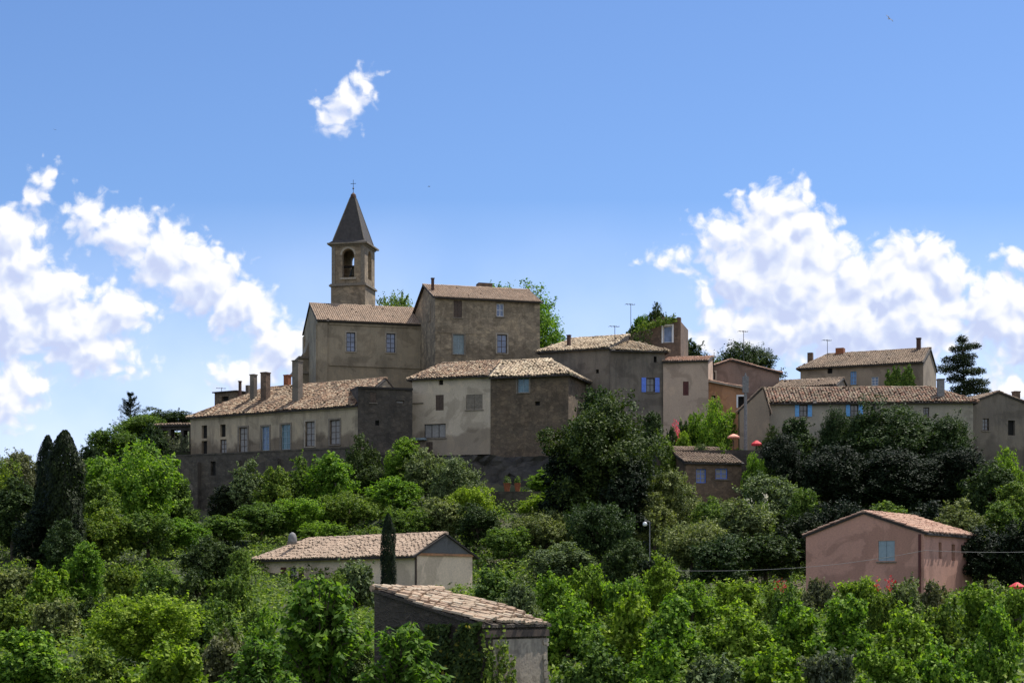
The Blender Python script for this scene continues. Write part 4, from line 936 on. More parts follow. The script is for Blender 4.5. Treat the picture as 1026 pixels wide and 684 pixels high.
def tree(kindname, mat, px, top, d, wpx, label, shape=None, cat=None, group='trees and shrubs on the slope', base=None, rot=None):
    x = W(px, d); zb = H(x, d) - .1 if base is None else base; hh = Z(top, d) - zb; ww = wpx * d / F
    if hh < .8: hh = .8
    if shape is None and d <= 84 and MATL.get(mat) in ('L_bright', 'L_lime', 'L_mid'): shape = 'thick'
    if shape is None:
        a = hh / ww
        if ww > 7 and a > .95: shape = 'big'
        elif ww < 3.2 and a < 1.6: shape = 'bush'
        elif a > 1.35: shape = 'tall'
        elif ww < 5: shape = 'small'
        else: shape = 'wide'
    ps = PROTO[shape]; w0, h0, cm, tm = ps[cnt[0] % len(ps)]; cnt[0] += 1
    r = empty(kindname, (x, d, zb), random.uniform(0, 6.28) if rot is None else rot, label, cat or ('tree' if hh > 3.2 else 'shrub'), group)
    r.scale = (ww / w0 * 1.04, ww / w0 * 1.04, hh / h0)
    if label in used: print('DUPLABEL', label)
    used.add(label)
    for nm, me_, mt in (('crown', cm, M[mat] if mat in M else M[MATL[mat]]), ('trunk', tm, M['bark'])):
        if not me_.materials: me_.materials.append(mt)
        o = bpy.data.objects.new(nm, me_); col.objects.link(o); o.parent = r
        o.material_slots[0].link = 'OBJECT'; o.material_slots[0].material = mt
    return r
B = 'broadleaf_tree'; S = 'leafy_shrub'
T = [
 # behind the skyline
 (B, 'mid', 398, 297, 204, 74, 'flat green treetop showing between the spire and the tall house'),
 (B, 'bright', 521, 284, 198, 94, 'bright green tree right behind the corner of the tall house', 'bigr'),
 (B, 'dark', 690, 337, 192, 52, 'dark tree right of the ruined tower house'),
 (B, 'mid', 716, 352, 196, 34, 'low green treetop between the ruined tower house and the round dark tree'),
 (B, 'dark', 746, 345, 196, 80, 'round dark treetop behind the rose gabled house'),
 ('fir_tree', 'L_fir', 131, 392, 186, 42, 'pointed fir standing above the trees left of the ruined wall', 'fir'),
 ('cedar_tree', 'L_fir', 965, 335, 176, 58, 'dark tiered conifer against the clouds at the far right', 'cedar', None, 'trees and shrubs on the slope', None, 0),
 (B, 'dark', 168, 411, 190, 66, 'dark round treetop behind the ruined wall at the left'),
 (B, 'mid', 143, 416, 182, 54, 'green tree directly under the pointed fir'),
 (B, 'mid', 112, 428, 176, 46, 'green tree stepping down left of the pointed fir'),
 (B, 'dark', 92, 441, 172, 30, 'small dark tree at the left foot of the fir group'),
 (B, 'olive', 22, 455, 158, 64, 'pale grey-green tree at the left edge behind the two cypresses'),
 (B, 'grey', 72, 462, 160, 50, 'grey-green tree seen just right of the cypress tops'),
 (B, 'mid', -14, 462, 150, 60, 'green tree cut by the left edge of the photo'),
 # left
 ('cypress_tree', 'L_black', 48, 436, 127, 25, 'slimmer and shorter of the two black cypresses', 'cypress'),
 ('cypress_tree', 'L_black', 65, 431, 124, 38, 'taller and wider of the two black cypresses', 'cypress'),
 (B, 'bright', 130, 448, 142, 104, 'large bright green tree right of the two cypresses', 'wide'),
 (B, 'mid', 95, 478, 134, 56, 'green tree touching the right side of the taller cypress'),
 (B, 'mid', 176, 470, 146, 42, 'green tree under the ruined wall at the left'),
 (B, 'dark', 14, 478, 132, 62, 'dark tree left of the two cypresses'),
 (B, 'black', 38, 505, 124, 56, 'very dark tree at the foot of the shorter cypress'),
 (B, 'mid', 100, 512, 128, 60, 'green tree below the large bright tree'),
 (B, 'dark', 66, 520, 118, 50, 'dark tree at the foot of the taller cypress'),
 (B, 'mid', 148, 508, 130, 56, 'green tree in front of the large bright tree, right part'),
 (B, 'bright', 180, 520, 134, 50, 'light green tree below the blocked arch of the retaining wall'),
 # under the long house
 (B, 'grey', 250, 460, 152, 50, 'grey-green tree against the middle of the retaining wall'),
 (B, 'black', 226, 484, 152, 40, 'black-green bush in front of the retaining wall'),
 (B, 'mid', 275, 461, 150, 46, 'green tree under the third tall window of the long house'),
 (B, 'mid', 303, 457, 152, 46, 'green tree under the widest chimney of the long house'),
 (B, 'bright', 332, 450, 151, 60, 'feathery light green tree under the right end of the long house'),
 (B, 'dark', 364, 440, 157, 38, 'dark tree in the corner between the long house and the stone annex', 'small'),
 (B, 'dark', 378, 470, 154, 44, 'dark tree below the stone annex'),
 (B, 'lime', 404, 436, 153, 44, 'lime green treetop in front of the left edge of the pale plastered house', 'tall'),
 (B, 'grey', 428, 452, 151, 46, 'grey-green tree below the curtained window of the pale plastered house'),
 (B, 'bright', 392, 482, 146, 58, 'bright tree below the lime green treetop'),
 (B, 'grey', 457, 461, 147, 62, 'grey-green rounded tree under the pale plastered house'),
 (B, 'bright', 300, 498, 142, 70, 'bright green spreading tree above the roof of the beige bungalow, left part', 'wide'),
 (B, 'mid', 350, 492, 143, 64, 'green spreading tree above the middle of the bungalow roof', 'wide'),
 (B, 'lime', 322, 520, 137, 44, 'lime bush right behind the ridge of the beige bungalow'),
 (B, 'mid', 222, 517, 138, 56, 'green tree left of the beige bungalow and up the slope'),
 (B, 'mid', 262, 506, 140, 50, 'green tree behind the left end of the bungalow roof'),
 (B, 'mid', 408, 506, 137, 50, 'green tree behind the black cypress of the bungalow'),
 (B, 'grey', 440, 500, 138, 52, 'grey-green tree behind the dark gable of the bungalow'),
 (B, 'dark', 478, 508, 136, 48, 'dark tree right of the bungalow gable and up the slope'),
 (B, 'lime', 474, 484, 143, 44, 'lime green shrub mass under the dark rock'),
 (B, 'lime', 548, 494, 146, 56, 'lime green shrubs right of the terracotta pots'),
 (B, 'grey', 545, 512, 132, 66, 'silvery grey-green tree left of the tallest dark tree', 'wide'),
 (B, 'mid', 508, 525, 130, 50, 'green tree between the bungalow and the silvery grey-green tree'),
 (B, 'grey', 560, 545, 120, 60, 'grey-green tree lower left of the tallest dark tree'),
 (B, 'bright', 545, 470, 157, 34, 'green sapling against the rubble house, left of the tallest dark tree', 'tall'),
 # the big dark tree
 (B, 'dark', 604, 398, 138, 116, 'tallest dark tree in the middle of the slope', 'bigr'),
 (B, 'dark', 597, 379, 149, 66, 'dark treetop rising behind the tallest dark tree', 'tall'),
 (B, 'black', 570, 440, 140, 64, 'very dark tree leaning out left of the tallest dark tree', 'tall'),
 (B, 'black', 628, 455, 134, 64, 'very dark tree under the right side of the tallest dark tree', 'tall'),
 (B, 'dark', 600, 500, 126, 70, 'dark tree at the foot of the tallest dark tree'),
 # garden terrace
 (B, 'bright', 712, 404, 160, 52, 'bright green round tree in front of the rose-beige house', 'wide'),
 (B, 'dark', 652, 410, 161, 34, 'small dark tree below the blue shutters'),
 (S, 'dark', 684, 417, 160, 26, 'dark shrub between the pink oleander and the bright round tree'),
 (S, 'lime', 662, 434, 157, 28, 'yellow-green shrub at the left end of the garden terrace'),
 (S, 'lime', 686, 430, 158, 26, 'pale green shrub above the roof of the small brown house'),
 (S, 'dark', 741, 446, 153, 22, 'dark shrub beneath the salmon parasol'),
 (B, 'bright', 757, 460, 147, 26, 'bright shrub close to the right wall of the small brown house', 'small'),
 (B, 'black', 637, 446, 152, 30, 'very dark tree left of the small brown house', 'tall'),
 (B, 'dark', 774, 430, 157, 26, 'dark shrub right of the bright red parasol', 'small'),
 (B, 'dark', 152, 424, 174, 38, 'dark small tree touching the left end of the ruined wall'),
 (S, 'mid', 668, 440, 151.5, 24, 'green shrub above the left end of the small brown house roof'),
 (S, 'grey', 703, 440, 152.5, 26, 'grey-green shrub above the middle of the small brown house roof'),
 (S, 'bright', 724, 443, 152, 22, 'bright green shrub under the salmon parasol'),
 (S, 'mid', 172, 434, 182, 34, 'green bush seen through the openings of the ruined wall'),
 # right dark mass
 (B, 'dark', 800, 412, 154, 56, 'dark tree covering the first blue shutters of the cream farmhouse'),
 (B, 'dark', 838, 411, 155, 44, 'dark tree between the two pairs of sky blue shutters', 'big'),
 (B, 'dark', 862, 412, 153, 40, 'dark treetop right under the second pair of sky blue shutters', 'tall'),
 (B, 'dark', 902, 404, 154, 104, 'widest dark tree in front of the cream farmhouse', 'bigr'),
 (B, 'dark', 948, 411, 153, 60, 'dark tree below the pale chimney of the farmhouse', 'big'),
 (B, 'black', 782, 437, 148, 56, 'very dark tree at the left end of the dark grove', 'big'),
 (B, 'black', 835, 440, 146, 84, 'very dark tree in the left half of the dark grove', 'big'),
 (B, 'black', 895, 450, 145, 96, 'very dark tree in the middle of the dark grove', 'big'),
 (B, 'black', 955, 445, 146, 80, 'very dark tree in the right half of the dark grove', 'big'),
 (B, 'lime', 1008, 453, 142, 40, 'lime green treetop below the small end house at the right edge', 'small'),
 (B, 'dark', 990, 470, 140, 56, 'dark tree left of the lime green treetop at the right edge'),
 (B, 'mid', 1015, 480, 137, 50, 'green tree below the lime green treetop at the right edge'),
 (B, 'black', 840, 500, 128, 70, 'black-green tree just left of the pink house ridge, higher up'),
 (B, 'black', 800, 520, 126, 60, 'black-green tree behind the left eave of the pink house'),
 (B, 'mid', 890, 500, 127, 56, 'green tree peeping over the ridge of the pink house'),
 (B, 'black', 930, 505, 130, 60, 'black-green tree behind the right slope of the pink house'),
 (B, 'grey', 962, 499, 126, 56, 'grey-green tree right behind the pink house'),
 (B, 'mid', 1000, 500, 127, 50, 'green tree beyond the right wall of the pink house'),
 (B, 'black', 990, 530, 116, 60, 'black-green hedge tree to the right of the pink house'),
 (B, 'black', 1025, 528, 114, 56, 'black-green hedge tree at the right edge beside the pink house'),
 # centre right slope
 (B, 'grey', 672, 474, 139, 64, 'grey-green tree in front of the small brown house', 'wide'),
 (B, 'grey', 656, 488, 134, 44, 'grey-green tree above the white lamp globe'),
 (B, 'mid', 716, 503, 134, 42, 'small light green tree below the wall of the small brown house', 'small'),
 (B, 'grey', 776, 478, 138, 78, 'silvery tree between the small brown house and the dark grove', 'wide'),
 (B, 'mid', 806, 484, 134, 40, 'green tree at the edge of the dark grove, right of the silvery tree', 'tall'),
 (B, 'grey', 745, 506, 128, 66, 'grey-green tree below the silvery tree'),
 (B, 'mid', 774, 466, 147, 30, 'light green sapling right of the small brown house', 'tall'),
 (B, 'grey', 694, 520, 124, 70, 'grey-green tree right of the lamp post'),
 (B, 'dark', 722, 540, 118, 60, 'dark tree low on the slope between lamp post and pink house'),
 (B, 'dark', 768, 530, 120, 66, 'dark tree left of the pink house'),
 (B, 'black', 660, 545, 112, 40, 'black-green tree at the foot of the lamp post'),
 (B, 'dark', 626, 545, 116, 50, 'dark low tree left of the lamp post'),
 # around the bungalow
 ('cypress_tree', 'L_black', 389, 514, 110, 15, 'single slim black cypress in front of the beige bungalow', 'cypress'),
 (B, 'grey', 356, 548, 104, 48, 'grey-green tree against the front wall of the beige bungalow'),
 (B, 'mid', 334, 577, 100, 30, 'green shrub under the eave of the beige bungalow', 'small'),
 (B, 'mid', 240, 548, 108, 30, 'green tree at the left end of the beige bungalow'),
 (S, 'grey', 440, 583, 100, 22, 'grey shrub against the gable wall of the beige bungalow'),
 (B, 'mid', 497, 564, 104, 50, 'green tree right of the gable wall of the beige bungalow'),
 (B, 'grey', 520, 574, 92, 46, 'grey-green tree above the right end of the hut roof'),
 (B, 'dark', 214, 540, 116, 56, 'dark green tree left of the beige bungalow'),
 # thicket to the right, far row
 (B, 'bright', 556, 566, 95, 48, 'bright thicket tree first right of the grey-green tree above the hut roof'),
 (B, 'lime', 592, 554, 98, 50, 'lime thicket tree below the foot of the tallest dark tree'),
 (B, 'bright', 628, 566, 94, 48, 'bright thicket tree left of the lamp post foot'),
 (B, 'lime', 662, 556, 96, 40, 'lime thicket tree hiding the foot of the lamp post'),
 (B, 'bright', 694, 572, 92, 50, 'bright thicket tree second right of the lamp post'),
 (B, 'lime', 740, 569, 94, 54, 'lime thicket tree half way between lamp post and pink house'),
 (B, 'mid', 782, 576, 92, 44, 'green thicket tree left of the pink house corner'),
 (S, 'olive', 818, 570, 98, 36, 'dusty olive shrub at the left corner of the pink house'),
 (B, 'lime', 862, 566, 96, 50, 'lime thicket tree under the shutter of the pink house'),
 (B, 'grey', 906, 572, 96, 42, 'grey-green thicket tree under the right corner of the pink house'),
 (S, 'olive', 936, 572, 98, 36, 'dusty olive shrub below the slit windows of the pink house'),
 (B, 'lime', 982, 584, 84, 56, 'lime thicket tree right of the pink house'),
 (B, 'lime', 1022, 588, 80, 46, 'lime thicket tree at the right edge under the red parasol'),
 # near rows right
 (B, 'bright', 572, 596, 74, 70, 'bright near tree touching the right end of the hut roof'),
 (B, 'lime', 625, 592, 74, 72, 'lime near tree in the lower middle, second right of the hut'),
 (B, 'bright', 680, 598, 72, 72, 'bright near tree in the lower middle, third right of the hut'),
 (B, 'lime', 735, 600, 72, 70, 'lime near tree below the gap left of the pink house'),
 (B, 'bright', 790, 602, 72, 72, 'bright near tree below the left corner of the pink house'),
 (B, 'bright', 845, 598, 71, 72, 'bright near tree below the gable of the pink house'),
 (B, 'lime', 900, 604, 70, 70, 'lime near tree below the right corner of the pink house'),
 (B, 'mid', 946, 600, 71, 60, 'green near tree below the slit windows of the pink house'),
 (B, 'bright', 992, 606, 66, 60, 'bright near tree above the picket fence'),
 (B, 'mid', 596, 632, 60, 74, 'green shrub tree at the bottom edge right of the hut'),
 (B, 'bright', 655, 640, 58, 80, 'bright shrub tree at the bottom edge below the lamp post'),
 (B, 'grey', 715, 646, 58, 70, 'grey-green shrub tree at the bottom edge, centre right'),
 (B, 'bright', 772, 642, 58, 80, 'bright shrub tree at the bottom edge left of the dusty shrub'),
 (B, 'olive', 830, 632, 58, 66, 'dusty olive shrub tree at the bottom edge below the pink house'),
 (B, 'lime', 885, 650, 56, 76, 'lime shrub tree at the bottom edge below the pink house'),
 (B, 'bright', 945, 640, 56, 76, 'bright shrub tree at the bottom edge left of the picket fence'),
 # left foreground
 (B, 'grey', 12, 560, 104, 50, 'grey-green tree at the left edge below the cypresses'),
 (B, 'bright', 50, 560, 100, 48, 'bright tree below the foot of the cypresses'),
 (B, 'bright', 84, 540, 102, 46, 'bright pointed tree lower right of the cypresses', 'tall'),
 (B, 'mid', 122, 552, 100, 50, 'green tree in the left middle ground, second right of the cypresses'),
 (B, 'mid', 160, 560, 97, 48, 'green tree in the left middle ground, third right of the cypresses'),
 (B, 'dark', 196, 560, 96, 44, 'dark green tree lower left of the beige bungalow'),
 (B, 'mid', 230, 565, 96, 46, 'green tree just left of the bungalow wall'),
 (B, 'mid', 258, 604, 86, 34, 'green tree in front of the left end of the beige bungalow'),
 (B, 'mid', 10, 592, 84, 50, 'green tree low at the left edge'),
 (B, 'grey', 55, 588, 82, 52, 'grey-green tree in the lower left'),
 (B, 'dark', 96, 590, 84, 46, 'dark tree above the yellow-green spreading tree'),
 (B, 'mid', 210, 596, 78, 56, 'green tree right of the yellow-green spreading tree'),
 (B, 'lime', 146, 592, 72, 116, 'yellow-green spreading tree in the lower left', 'wide'),
 (B, 'bright', 28, 630, 64, 84, 'bright tree in the bottom left corner'),
 (B, 'mid', 90, 640, 60, 70, 'green tree at the bottom edge beside the bottom left corner'),
 (B, 'lime', 165, 640, 58, 84, 'lime tree at the bottom edge below the yellow-green spreading tree'),
 (B, 'olive', 222, 622, 62, 60, 'olive tree at the bottom edge, lower left centre'),
 (B, 'bright', 268, 606, 64, 60, 'bright tree left of the broad-leaved fig'),
 ('fig_tree', 'L_fig', 322, 570, 55, 106, 'tall bright fig with broad drooping leaves left of the hut', 'fig'),
 ('fig_tree', 'L_fig', 402, 618, 48, 96, 'lower bright fig spraying across the dark hut wall', 'fig'),
 ('fig_tree', 'L_fig', 262, 632, 47, 84, 'broad-leaved fig at the bottom edge left of the hut', 'fig'),
 (B, 'dark', 350, 612, 62, 50, 'dark shrub tree behind the tall fig, beside the hut'),
]
for t in T: tree(*t)
rz_ = ruin_h.zb + ruin_h.h
tree(S, 'mid', 634, 322, 184, 13, 'shrub growing on the low left shoulder of the ruined tower house', 'bush', base=rz_)
tree(S, 'bright', 645, 313, 184, 19, 'green bush growing inside the broken top of the ruined tower house', 'small', base=rz_)
tree(S, 'dark', 658, 305.5, 184, 18, 'small dark sapling topmost above the ruined tower house', 'small', base=rz_)
tree(S, 'mid', 671, 312, 184, 18, 'green bush on the right part of the ruined tower top', 'bush', base=rz_)
# thicket repeats in the near mass, between the named trees
ol = tree(S, 'dark', 671, 416, 159, 26, 'dark oleander bush covered in pink flowers, below the rose-beige house', 'bush')
def flowers(parent, n, w, h, mat, seed, size=.14, zmin=-1):
    rs = np.random.RandomState(seed); d = sph(rs, n); d[:, 1] = -np.abs(d[:, 1]); d[:, 2] = np.abs(d[:, 2]) * .8 + .2
    d = np.where(d[:, 2:3] < zmin, d * np.array([1, 1, 0]) + np.array([0, 0, zmin + .2]), d); p = d * np.array([w / 2, w / 2, h * .52]) * rs.uniform(.85, 1.05, n)[:, None] + np.array([0, 0, h * .45]); k = rs.randint(0, max(2, n // 12), n); c = p[k] + rs.normal(size=(n, 3)) * .12
    o = bpy.data.objects.new('flowers', leafmesh('flowers', leaves(c, d + rs.normal(size=(n, 3)) * .3, size, rs, .9))); o.data.materials.append(M[mat]); col.objects.link(o); o.parent = parent; o['kind'] = 'stuff'
flowers(ol, 150, 2.5, 2.5, 'petals', 1, .11)
def rosebush(px, top, d, w, label, mat='petred'):
    r = tree('rose_bush', 'mid', px, top, d, w, label, 'bush', 'rose bush', 'flowering bushes'); flowers(r, 55, 2.5, 2.6, mat, int(px), .12, .7)
rosebush(883, 575, 84, 38, 'red-flowered bush in front of the pink house wall')
rosebush(787, 579, 84, 34, 'small red-flowered bush left of the pink house')
rosebush(763, 492, 132, 30, 'white-flowered bush on the slope left of the dark grove', 'petwhite')
for r_, r0 in pots:
    q = RS(int(r0 * 1e4)); dd = sph(q, 260); dd[:, 2] = np.abs(dd[:, 2]); pp_ = dd * np.array([r0 * 1.2, r0 * 1.2, .75]) * q.uniform(.4, 1.1, 260)[:, None] + np.array([0, 0, .65])
    o = bpy.data.objects.new('foliage', leafmesh('foliage', leaves(pp_, dd + np.array([0, 0, .4]), .14, q))); o.data.materials.append(M['L_mid']); col.objects.link(o); o.parent = r_
# ivy on walls
def ivy(name, face_pts, n, leaf, mat, label, seed, thick=.25, cov=.72, group='climbing plants on walls'):
    """leaf sheet over a wall quad (a, b, c, d) with ragged edge"""
    rs = np.random.RandomState(seed); a, b, c, d = [np.array(p) for p in face_pts]
    u = rs.uniform(0, 1, n); v = rs.uniform(0, 1, n) ** 1.1
    keep = v < cov + .28 * np.sin(u * 9 + seed) * np.sin(u * 23 + 1) + rs.uniform(-.05, .1, n)
    u, v = u[keep], v[keep]; u = u + .03 * np.sin(v * 20); p = (a * (1 - u)[:, None] + b * u[:, None]) * (1 - v)[:, None] + (d * (1 - u)[:, None] + c * u[:, None]) * v[:, None]
    nr = np.cross(b - a, d - a); nr /= np.linalg.norm(nr); nr = nr if nr[1] < 0 else -nr
    p = p + nr * (rs.uniform(.02, 1, len(p)) * thick * (.6 + .4 * np.sin(u * 17) * np.sin(v * 13)))[:, None]
    vv = leaves(p, nr + rs.normal(size=p.shape) * .45 + np.array([0, 0, .25]), leaf, rs, .75)
    o0 = a.copy(); vv = vv - o0; o = bpy.data.objects.new(name, leafmesh(name, vv)); o.location = o0; o.data.materials.append(M[mat]); col.objects.link(o); tag(o, label, 'climbing plant', group)
hw = lambda hh, f, u, z, o=.05: tuple((hh.root.matrix_world if False else Matrix.Translation(hh.root.location) @ Matrix.Rotation(hh.ang, 4, 'Z')) @ Vector(hh.pt(f, u, z, o)))
ivy('ivy', [hw(hut, 'front', 1.2, 0), hw(hut, 'front', hut.L, 0), hw(hut, 'front', hut.L, hut.h + .1), hw(hut, 'front', 1.2, hut.h - .1)], 13000, .15, 'L_ivy', 'ivy covering the dark front wall of the tiled hut', 2, .45, 1.0)
ivy('ivy', [hw(hut, 'right', -.2, 0), hw(hut, 'right', 2.0, 0), hw(hut, 'right', 1.4, hut.h - .05), hw(hut, 'right', -.25, hut.h + .15)], 3200, .14, 'L_mid', 'ivy spilling round the near corner of the tiled hut onto its pale plaster', 4, .4)
ivy('ivy', [P(886, 388, 184.4), P(917, 388, 183.6), P(915, 364, 183.6), P(889, 366, 184.4)], 3000, .2, 'L_mid', 'green creeper covering the wall of the large back house', 6, .5)
ivy('ivy', [P(627, 346, 179.6), P(652, 346, 179.6), P(655, 318, 179.6), P(628, 331, 179.6)], 500, .2, 'L_dark', 'dark creeper on the left part of the ruined tower house', 8, .4)
ivy('ivy', [P(635, 334, 179.4), P(678, 322, 179.4), P(676, 314, 179.4), P(640, 322, 179.4)], 900, .2, 'L_mid', 'green creeper along the broken top of the ruined tower house', 9, .5)
ivy('ivy', [P(158, 452, 176.3), P(190, 452, 176.0), P(190, 432, 176.0), P(160, 432, 176.3)], 900, .2, 'L_olive', 'pale creeper hanging in the ruined wall openings', 11, .5)

# ground cover: low brambles over the whole slope, uncountable
rs = np.random.RandomState(77)
pts = []
y = 46.0
while y < 175:
    half = .335 * y + 12; n_ = int(2 * half / 3.0); xs = -half + (np.arange(n_) + rs.uniform(-.4, .4, n_)) * 3.0
    for x in xs: pts.append((x, y + rs.uniform(-1.2, 1.2)))
    y += 3.0
blobs = []
for s in range(6):
    r2 = np.random.RandomState(200 + s); k = 420; d = sph(r2, k); d[:, 2] = np.abs(d[:, 2]); p = d * np.array([1.9, 1.9, 1.15]) * r2.uniform(.7, 1.08, k)[:, None]
    blobs.append(leaves(p, d * .5 + np.array([0, 0, .5]) + r2.normal(size=(k, 3)) * .5, .24, r2, .6))
allv = []
inh = lambda x, y: (y > 160.5 and -40 < x < 52) or (56 < y < 67 and -6 < x < 3)
for x, y in pts:
    if inh(x, y): continue
    b_ = blobs[rs.randint(6)].copy(); th = rs.uniform(0, 6.28); c, s_ = math.cos(th), math.sin(th); b_[:, :2] = b_[:, :2] @ np.array([[c, s_], [-s_, c]]); b_ *= rs.uniform(.75, 1.15); b_ += np.array([x, y, H(x, y) - .1]); allv.append(b_)
o = bpy.data.objects.new('undergrowth', leafmesh('undergrowth', np.concatenate(allv))); o.data.materials.append(M['L_mid']); col.objects.link(o); tag(o, 'low tangled undergrowth covering the slope between the trees', 'undergrowth', kind='stuff')

# ============================================================ SKY WITH CLOUDS, SUN, CAMERA
SUN_EL, SUN_AZ = 62.0, 52.0      # degrees above the horizon, degrees right of straight ahead
w = bpy.data.worlds.new('World'); scene.world = w; w.use_nodes = True; nt = w.node_tree; nt.nodes.clear(); L = nt.links
sky = nt.nodes.new('ShaderNodeTexSky'); sky.sky_type = 'NISHITA'; sky.sun_disc = False; sky.sun_elevation = R(SUN_EL); sky.sun_rotation = R(SUN_AZ); sky.altitude = 300; sky.air_density = 1.0; sky.dust_density = .6; sky.ozone_density = 1.8
# clouds: direction of view turned into tangent coordinates (hundredths of the measuring unit)
g = bpy.data.node_groups.new('cloud_field', 'ShaderNodeTree')
g.interface.new_socket('P', in_out='INPUT', socket_type='NodeSocketVector'); g.interface.new_socket('K', in_out='INPUT', socket_type='NodeSocketFloat'); g.interface.new_socket('D', in_out='OUTPUT', socket_type='NodeSocketFloat')
gi = g.nodes.new('NodeGroupInput'); go = g.nodes.new('NodeGroupOutput'); gl = g.links
def vm(nt, op, a, b=None):
    n = nt.nodes.new('ShaderNodeVectorMath'); n.operation = op
    for i, v in enumerate((a, b)):
        if v is None: continue
        if isinstance(v, tuple): n.inputs[i].default_value = v
        else: nt.links.new(v, n.inputs[i])
    return n.outputs['Value' if op in ('LENGTH', 'DISTANCE') else 'Vector']
def mm(nt, op, a, b=None, c=None):
    n = nt.nodes.new('ShaderNodeMath'); n.operation = op
    for i, v in enumerate((a, b, c)):
        if v is None: continue
        if isinstance(v, (int, float)): n.inputs[i].default_value = v
        else: nt.links.new(v, n.inputs[i])
    return n.outputs[0]
BL = [(338, 116, 15, 18), (350, 100, 17, 15), (366, 82, 12, 12), (42, 180, 13, 13), (37, 200, 13, 13),
 (88, 222, 20, 26), (125, 236, 34, 26), (166, 254, 40, 32), (205, 278, 40, 34), (236, 304, 34, 32), (264, 322, 16, 22), (280, 348, 28, 28), (250, 374, 34, 18), (296, 340, 12, 14),
 (4, 236, 44, 28), (20, 262, 38, 30), (45, 296, 42, 34), (70, 330, 44, 34), (88, 352, 46, 26), (112, 368, 28, 11), (10, 318, 46, 44), (22, 382, 34, 22), (0, 400, 30, 34), (118, 312, 40, 24),
 (782, 208, 36, 24), (758, 218, 26, 24), (722, 236, 24, 20), (807, 228, 30, 26), (775, 248, 50, 40), (822, 254, 34, 32), (745, 276, 38, 40), (800, 288, 60, 50), (905, 252, 28, 18), (930, 262, 28, 28), (948, 280, 26, 28),
 (898, 288, 56, 40), (853, 280, 34, 30), (850, 325, 76, 44), (790, 328, 66, 34), (920, 320, 60, 44), (998, 316, 40, 40), (1012, 296, 24, 22), (1024, 262, 14, 10), (674, 261, 13, 6), (684, 272, 10, 8), (708, 300, 12, 20), (706, 344, 20, 14), (1015, 388, 26, 18), (1050, 330, 50, 50), (730, 330, 30, 26), (-40, 300, 60, 60)]
acc = None
for (cx, cy, rx, ry) in BL:
    r_ = min(rx, ry) / 100
    l = vm(g, 'LENGTH', vm(g, 'MULTIPLY', vm(g, 'SUBTRACT', gi.outputs[0], (cx / 100, cy / 100, 0)), (100 / rx, 100 / ry, 0)))
    v = mm(g, 'MULTIPLY_ADD', l, -r_, r_)
    acc = v if acc is None else mm(g, 'SMOOTH_MAX', acc, v, .07)
nz = g.nodes.new('ShaderNodeTexNoise'); nz.inputs['Scale'].default_value = 4.5; nz.inputs['Detail'].default_value = 2; nz.inputs['Roughness'].default_value = .5; gl.new(gi.outputs[0], nz.inputs[0])
vo = g.nodes.new('ShaderNodeTexVoronoi'); vo.feature = 'SMOOTH_F1'; vo.inputs['Scale'].default_value = 8; vo.inputs['Smoothness'].default_value = .25; vo.inputs['Detail'].default_value = 0; gl.new(gi.outputs[0], vo.inputs[0])
hz = g.nodes.new('ShaderNodeTexNoise'); hz.inputs['Scale'].default_value = 13; hz.inputs['Detail'].default_value = 7; hz.inputs['Roughness'].default_value = .6; gl.new(gi.outputs[0], hz.inputs[0])
acc = mm(g, 'ADD', acc, mm(g, 'MULTIPLY', mm(g, 'SUBTRACT', hz.outputs[0], .5), gi.outputs[1]))
acc = mm(g, 'ADD', acc, mm(g, 'MULTIPLY_ADD', nz.outputs[0], .3, -.12)); acc = mm(g, 'ADD', acc, mm(g, 'MULTIPLY_ADD', vo.outputs['Distance'], -.19, .095)); gl.new(acc, go.inputs[0])
tc = nt.nodes.new('ShaderNodeTexCoord'); sx = nt.nodes.new('ShaderNodeSeparateXYZ'); L.new(tc.outputs['Generated'], sx.inputs[0])
ys = mm(nt, 'MAXIMUM', sx.outputs[1], .05)
cb = nt.nodes.new('ShaderNodeCombineXYZ'); L.new(mm(nt, 'MULTIPLY_ADD', mm(nt, 'DIVIDE', sx.outputs[0], ys), F / 100, CX / 100), cb.inputs[0]); L.new(mm(nt, 'MULTIPLY_ADD', mm(nt, 'DIVIDE', sx.outputs[2], ys), -F / 100, HY / 100), cb.inputs[1])
wn = nt.nodes.new('ShaderNodeTexNoise'); wn.inputs['Scale'].default_value = 2.2; wn.inputs['Detail'].default_value = 5; L.new(cb.outputs[0], wn.inputs[0])
pw = vm(nt, 'ADD', cb.outputs[0], vm(nt, 'MULTIPLY', vm(nt, 'SUBTRACT', wn.outputs['Color'], (.5, .5, .5)), (.27, .27, 0)))
def field(p, k):
    n = nt.nodes.new('ShaderNodeGroup'); n.node_tree = g; n.inputs[1].default_value = k; L.new(p, n.inputs[0]); return n.outputs[0]
d0 = field(pw, .22); dl = field(pw, .07); d1 = field(vm(nt, 'ADD', pw, (.06, -.13, 0)), .07)
def mrange(v, a, b, c=0, d=1, t='SMOOTHSTEP'):
    n = nt.nodes.new('ShaderNodeMapRange'); n.interpolation_type = t; n.clamp = True if t == 'LINEAR' else n.clamp
    L.new(v, n.inputs[0])
    for i, x in enumerate((a, b, c, d)): n.inputs[i + 1].default_value = x
    return n.outputs[0]
front = mrange(sx.outputs[1], .1, .3)
alpha = mm(nt, 'MULTIPLY', mrange(d0, -.05, .13), front)
lit = mm(nt, 'SUBTRACT', dl, d1)
depthf = mrange(d0, .02, .5)      # thick cores are greyer
sepc = nt.nodes.new('ShaderNodeSeparateXYZ'); L.new(cb.outputs[0], sepc.inputs[0])
shade = mm(nt, 'ADD', mrange(lit, -.21, .15), mm(nt, 'MULTIPLY', depthf, -.2))
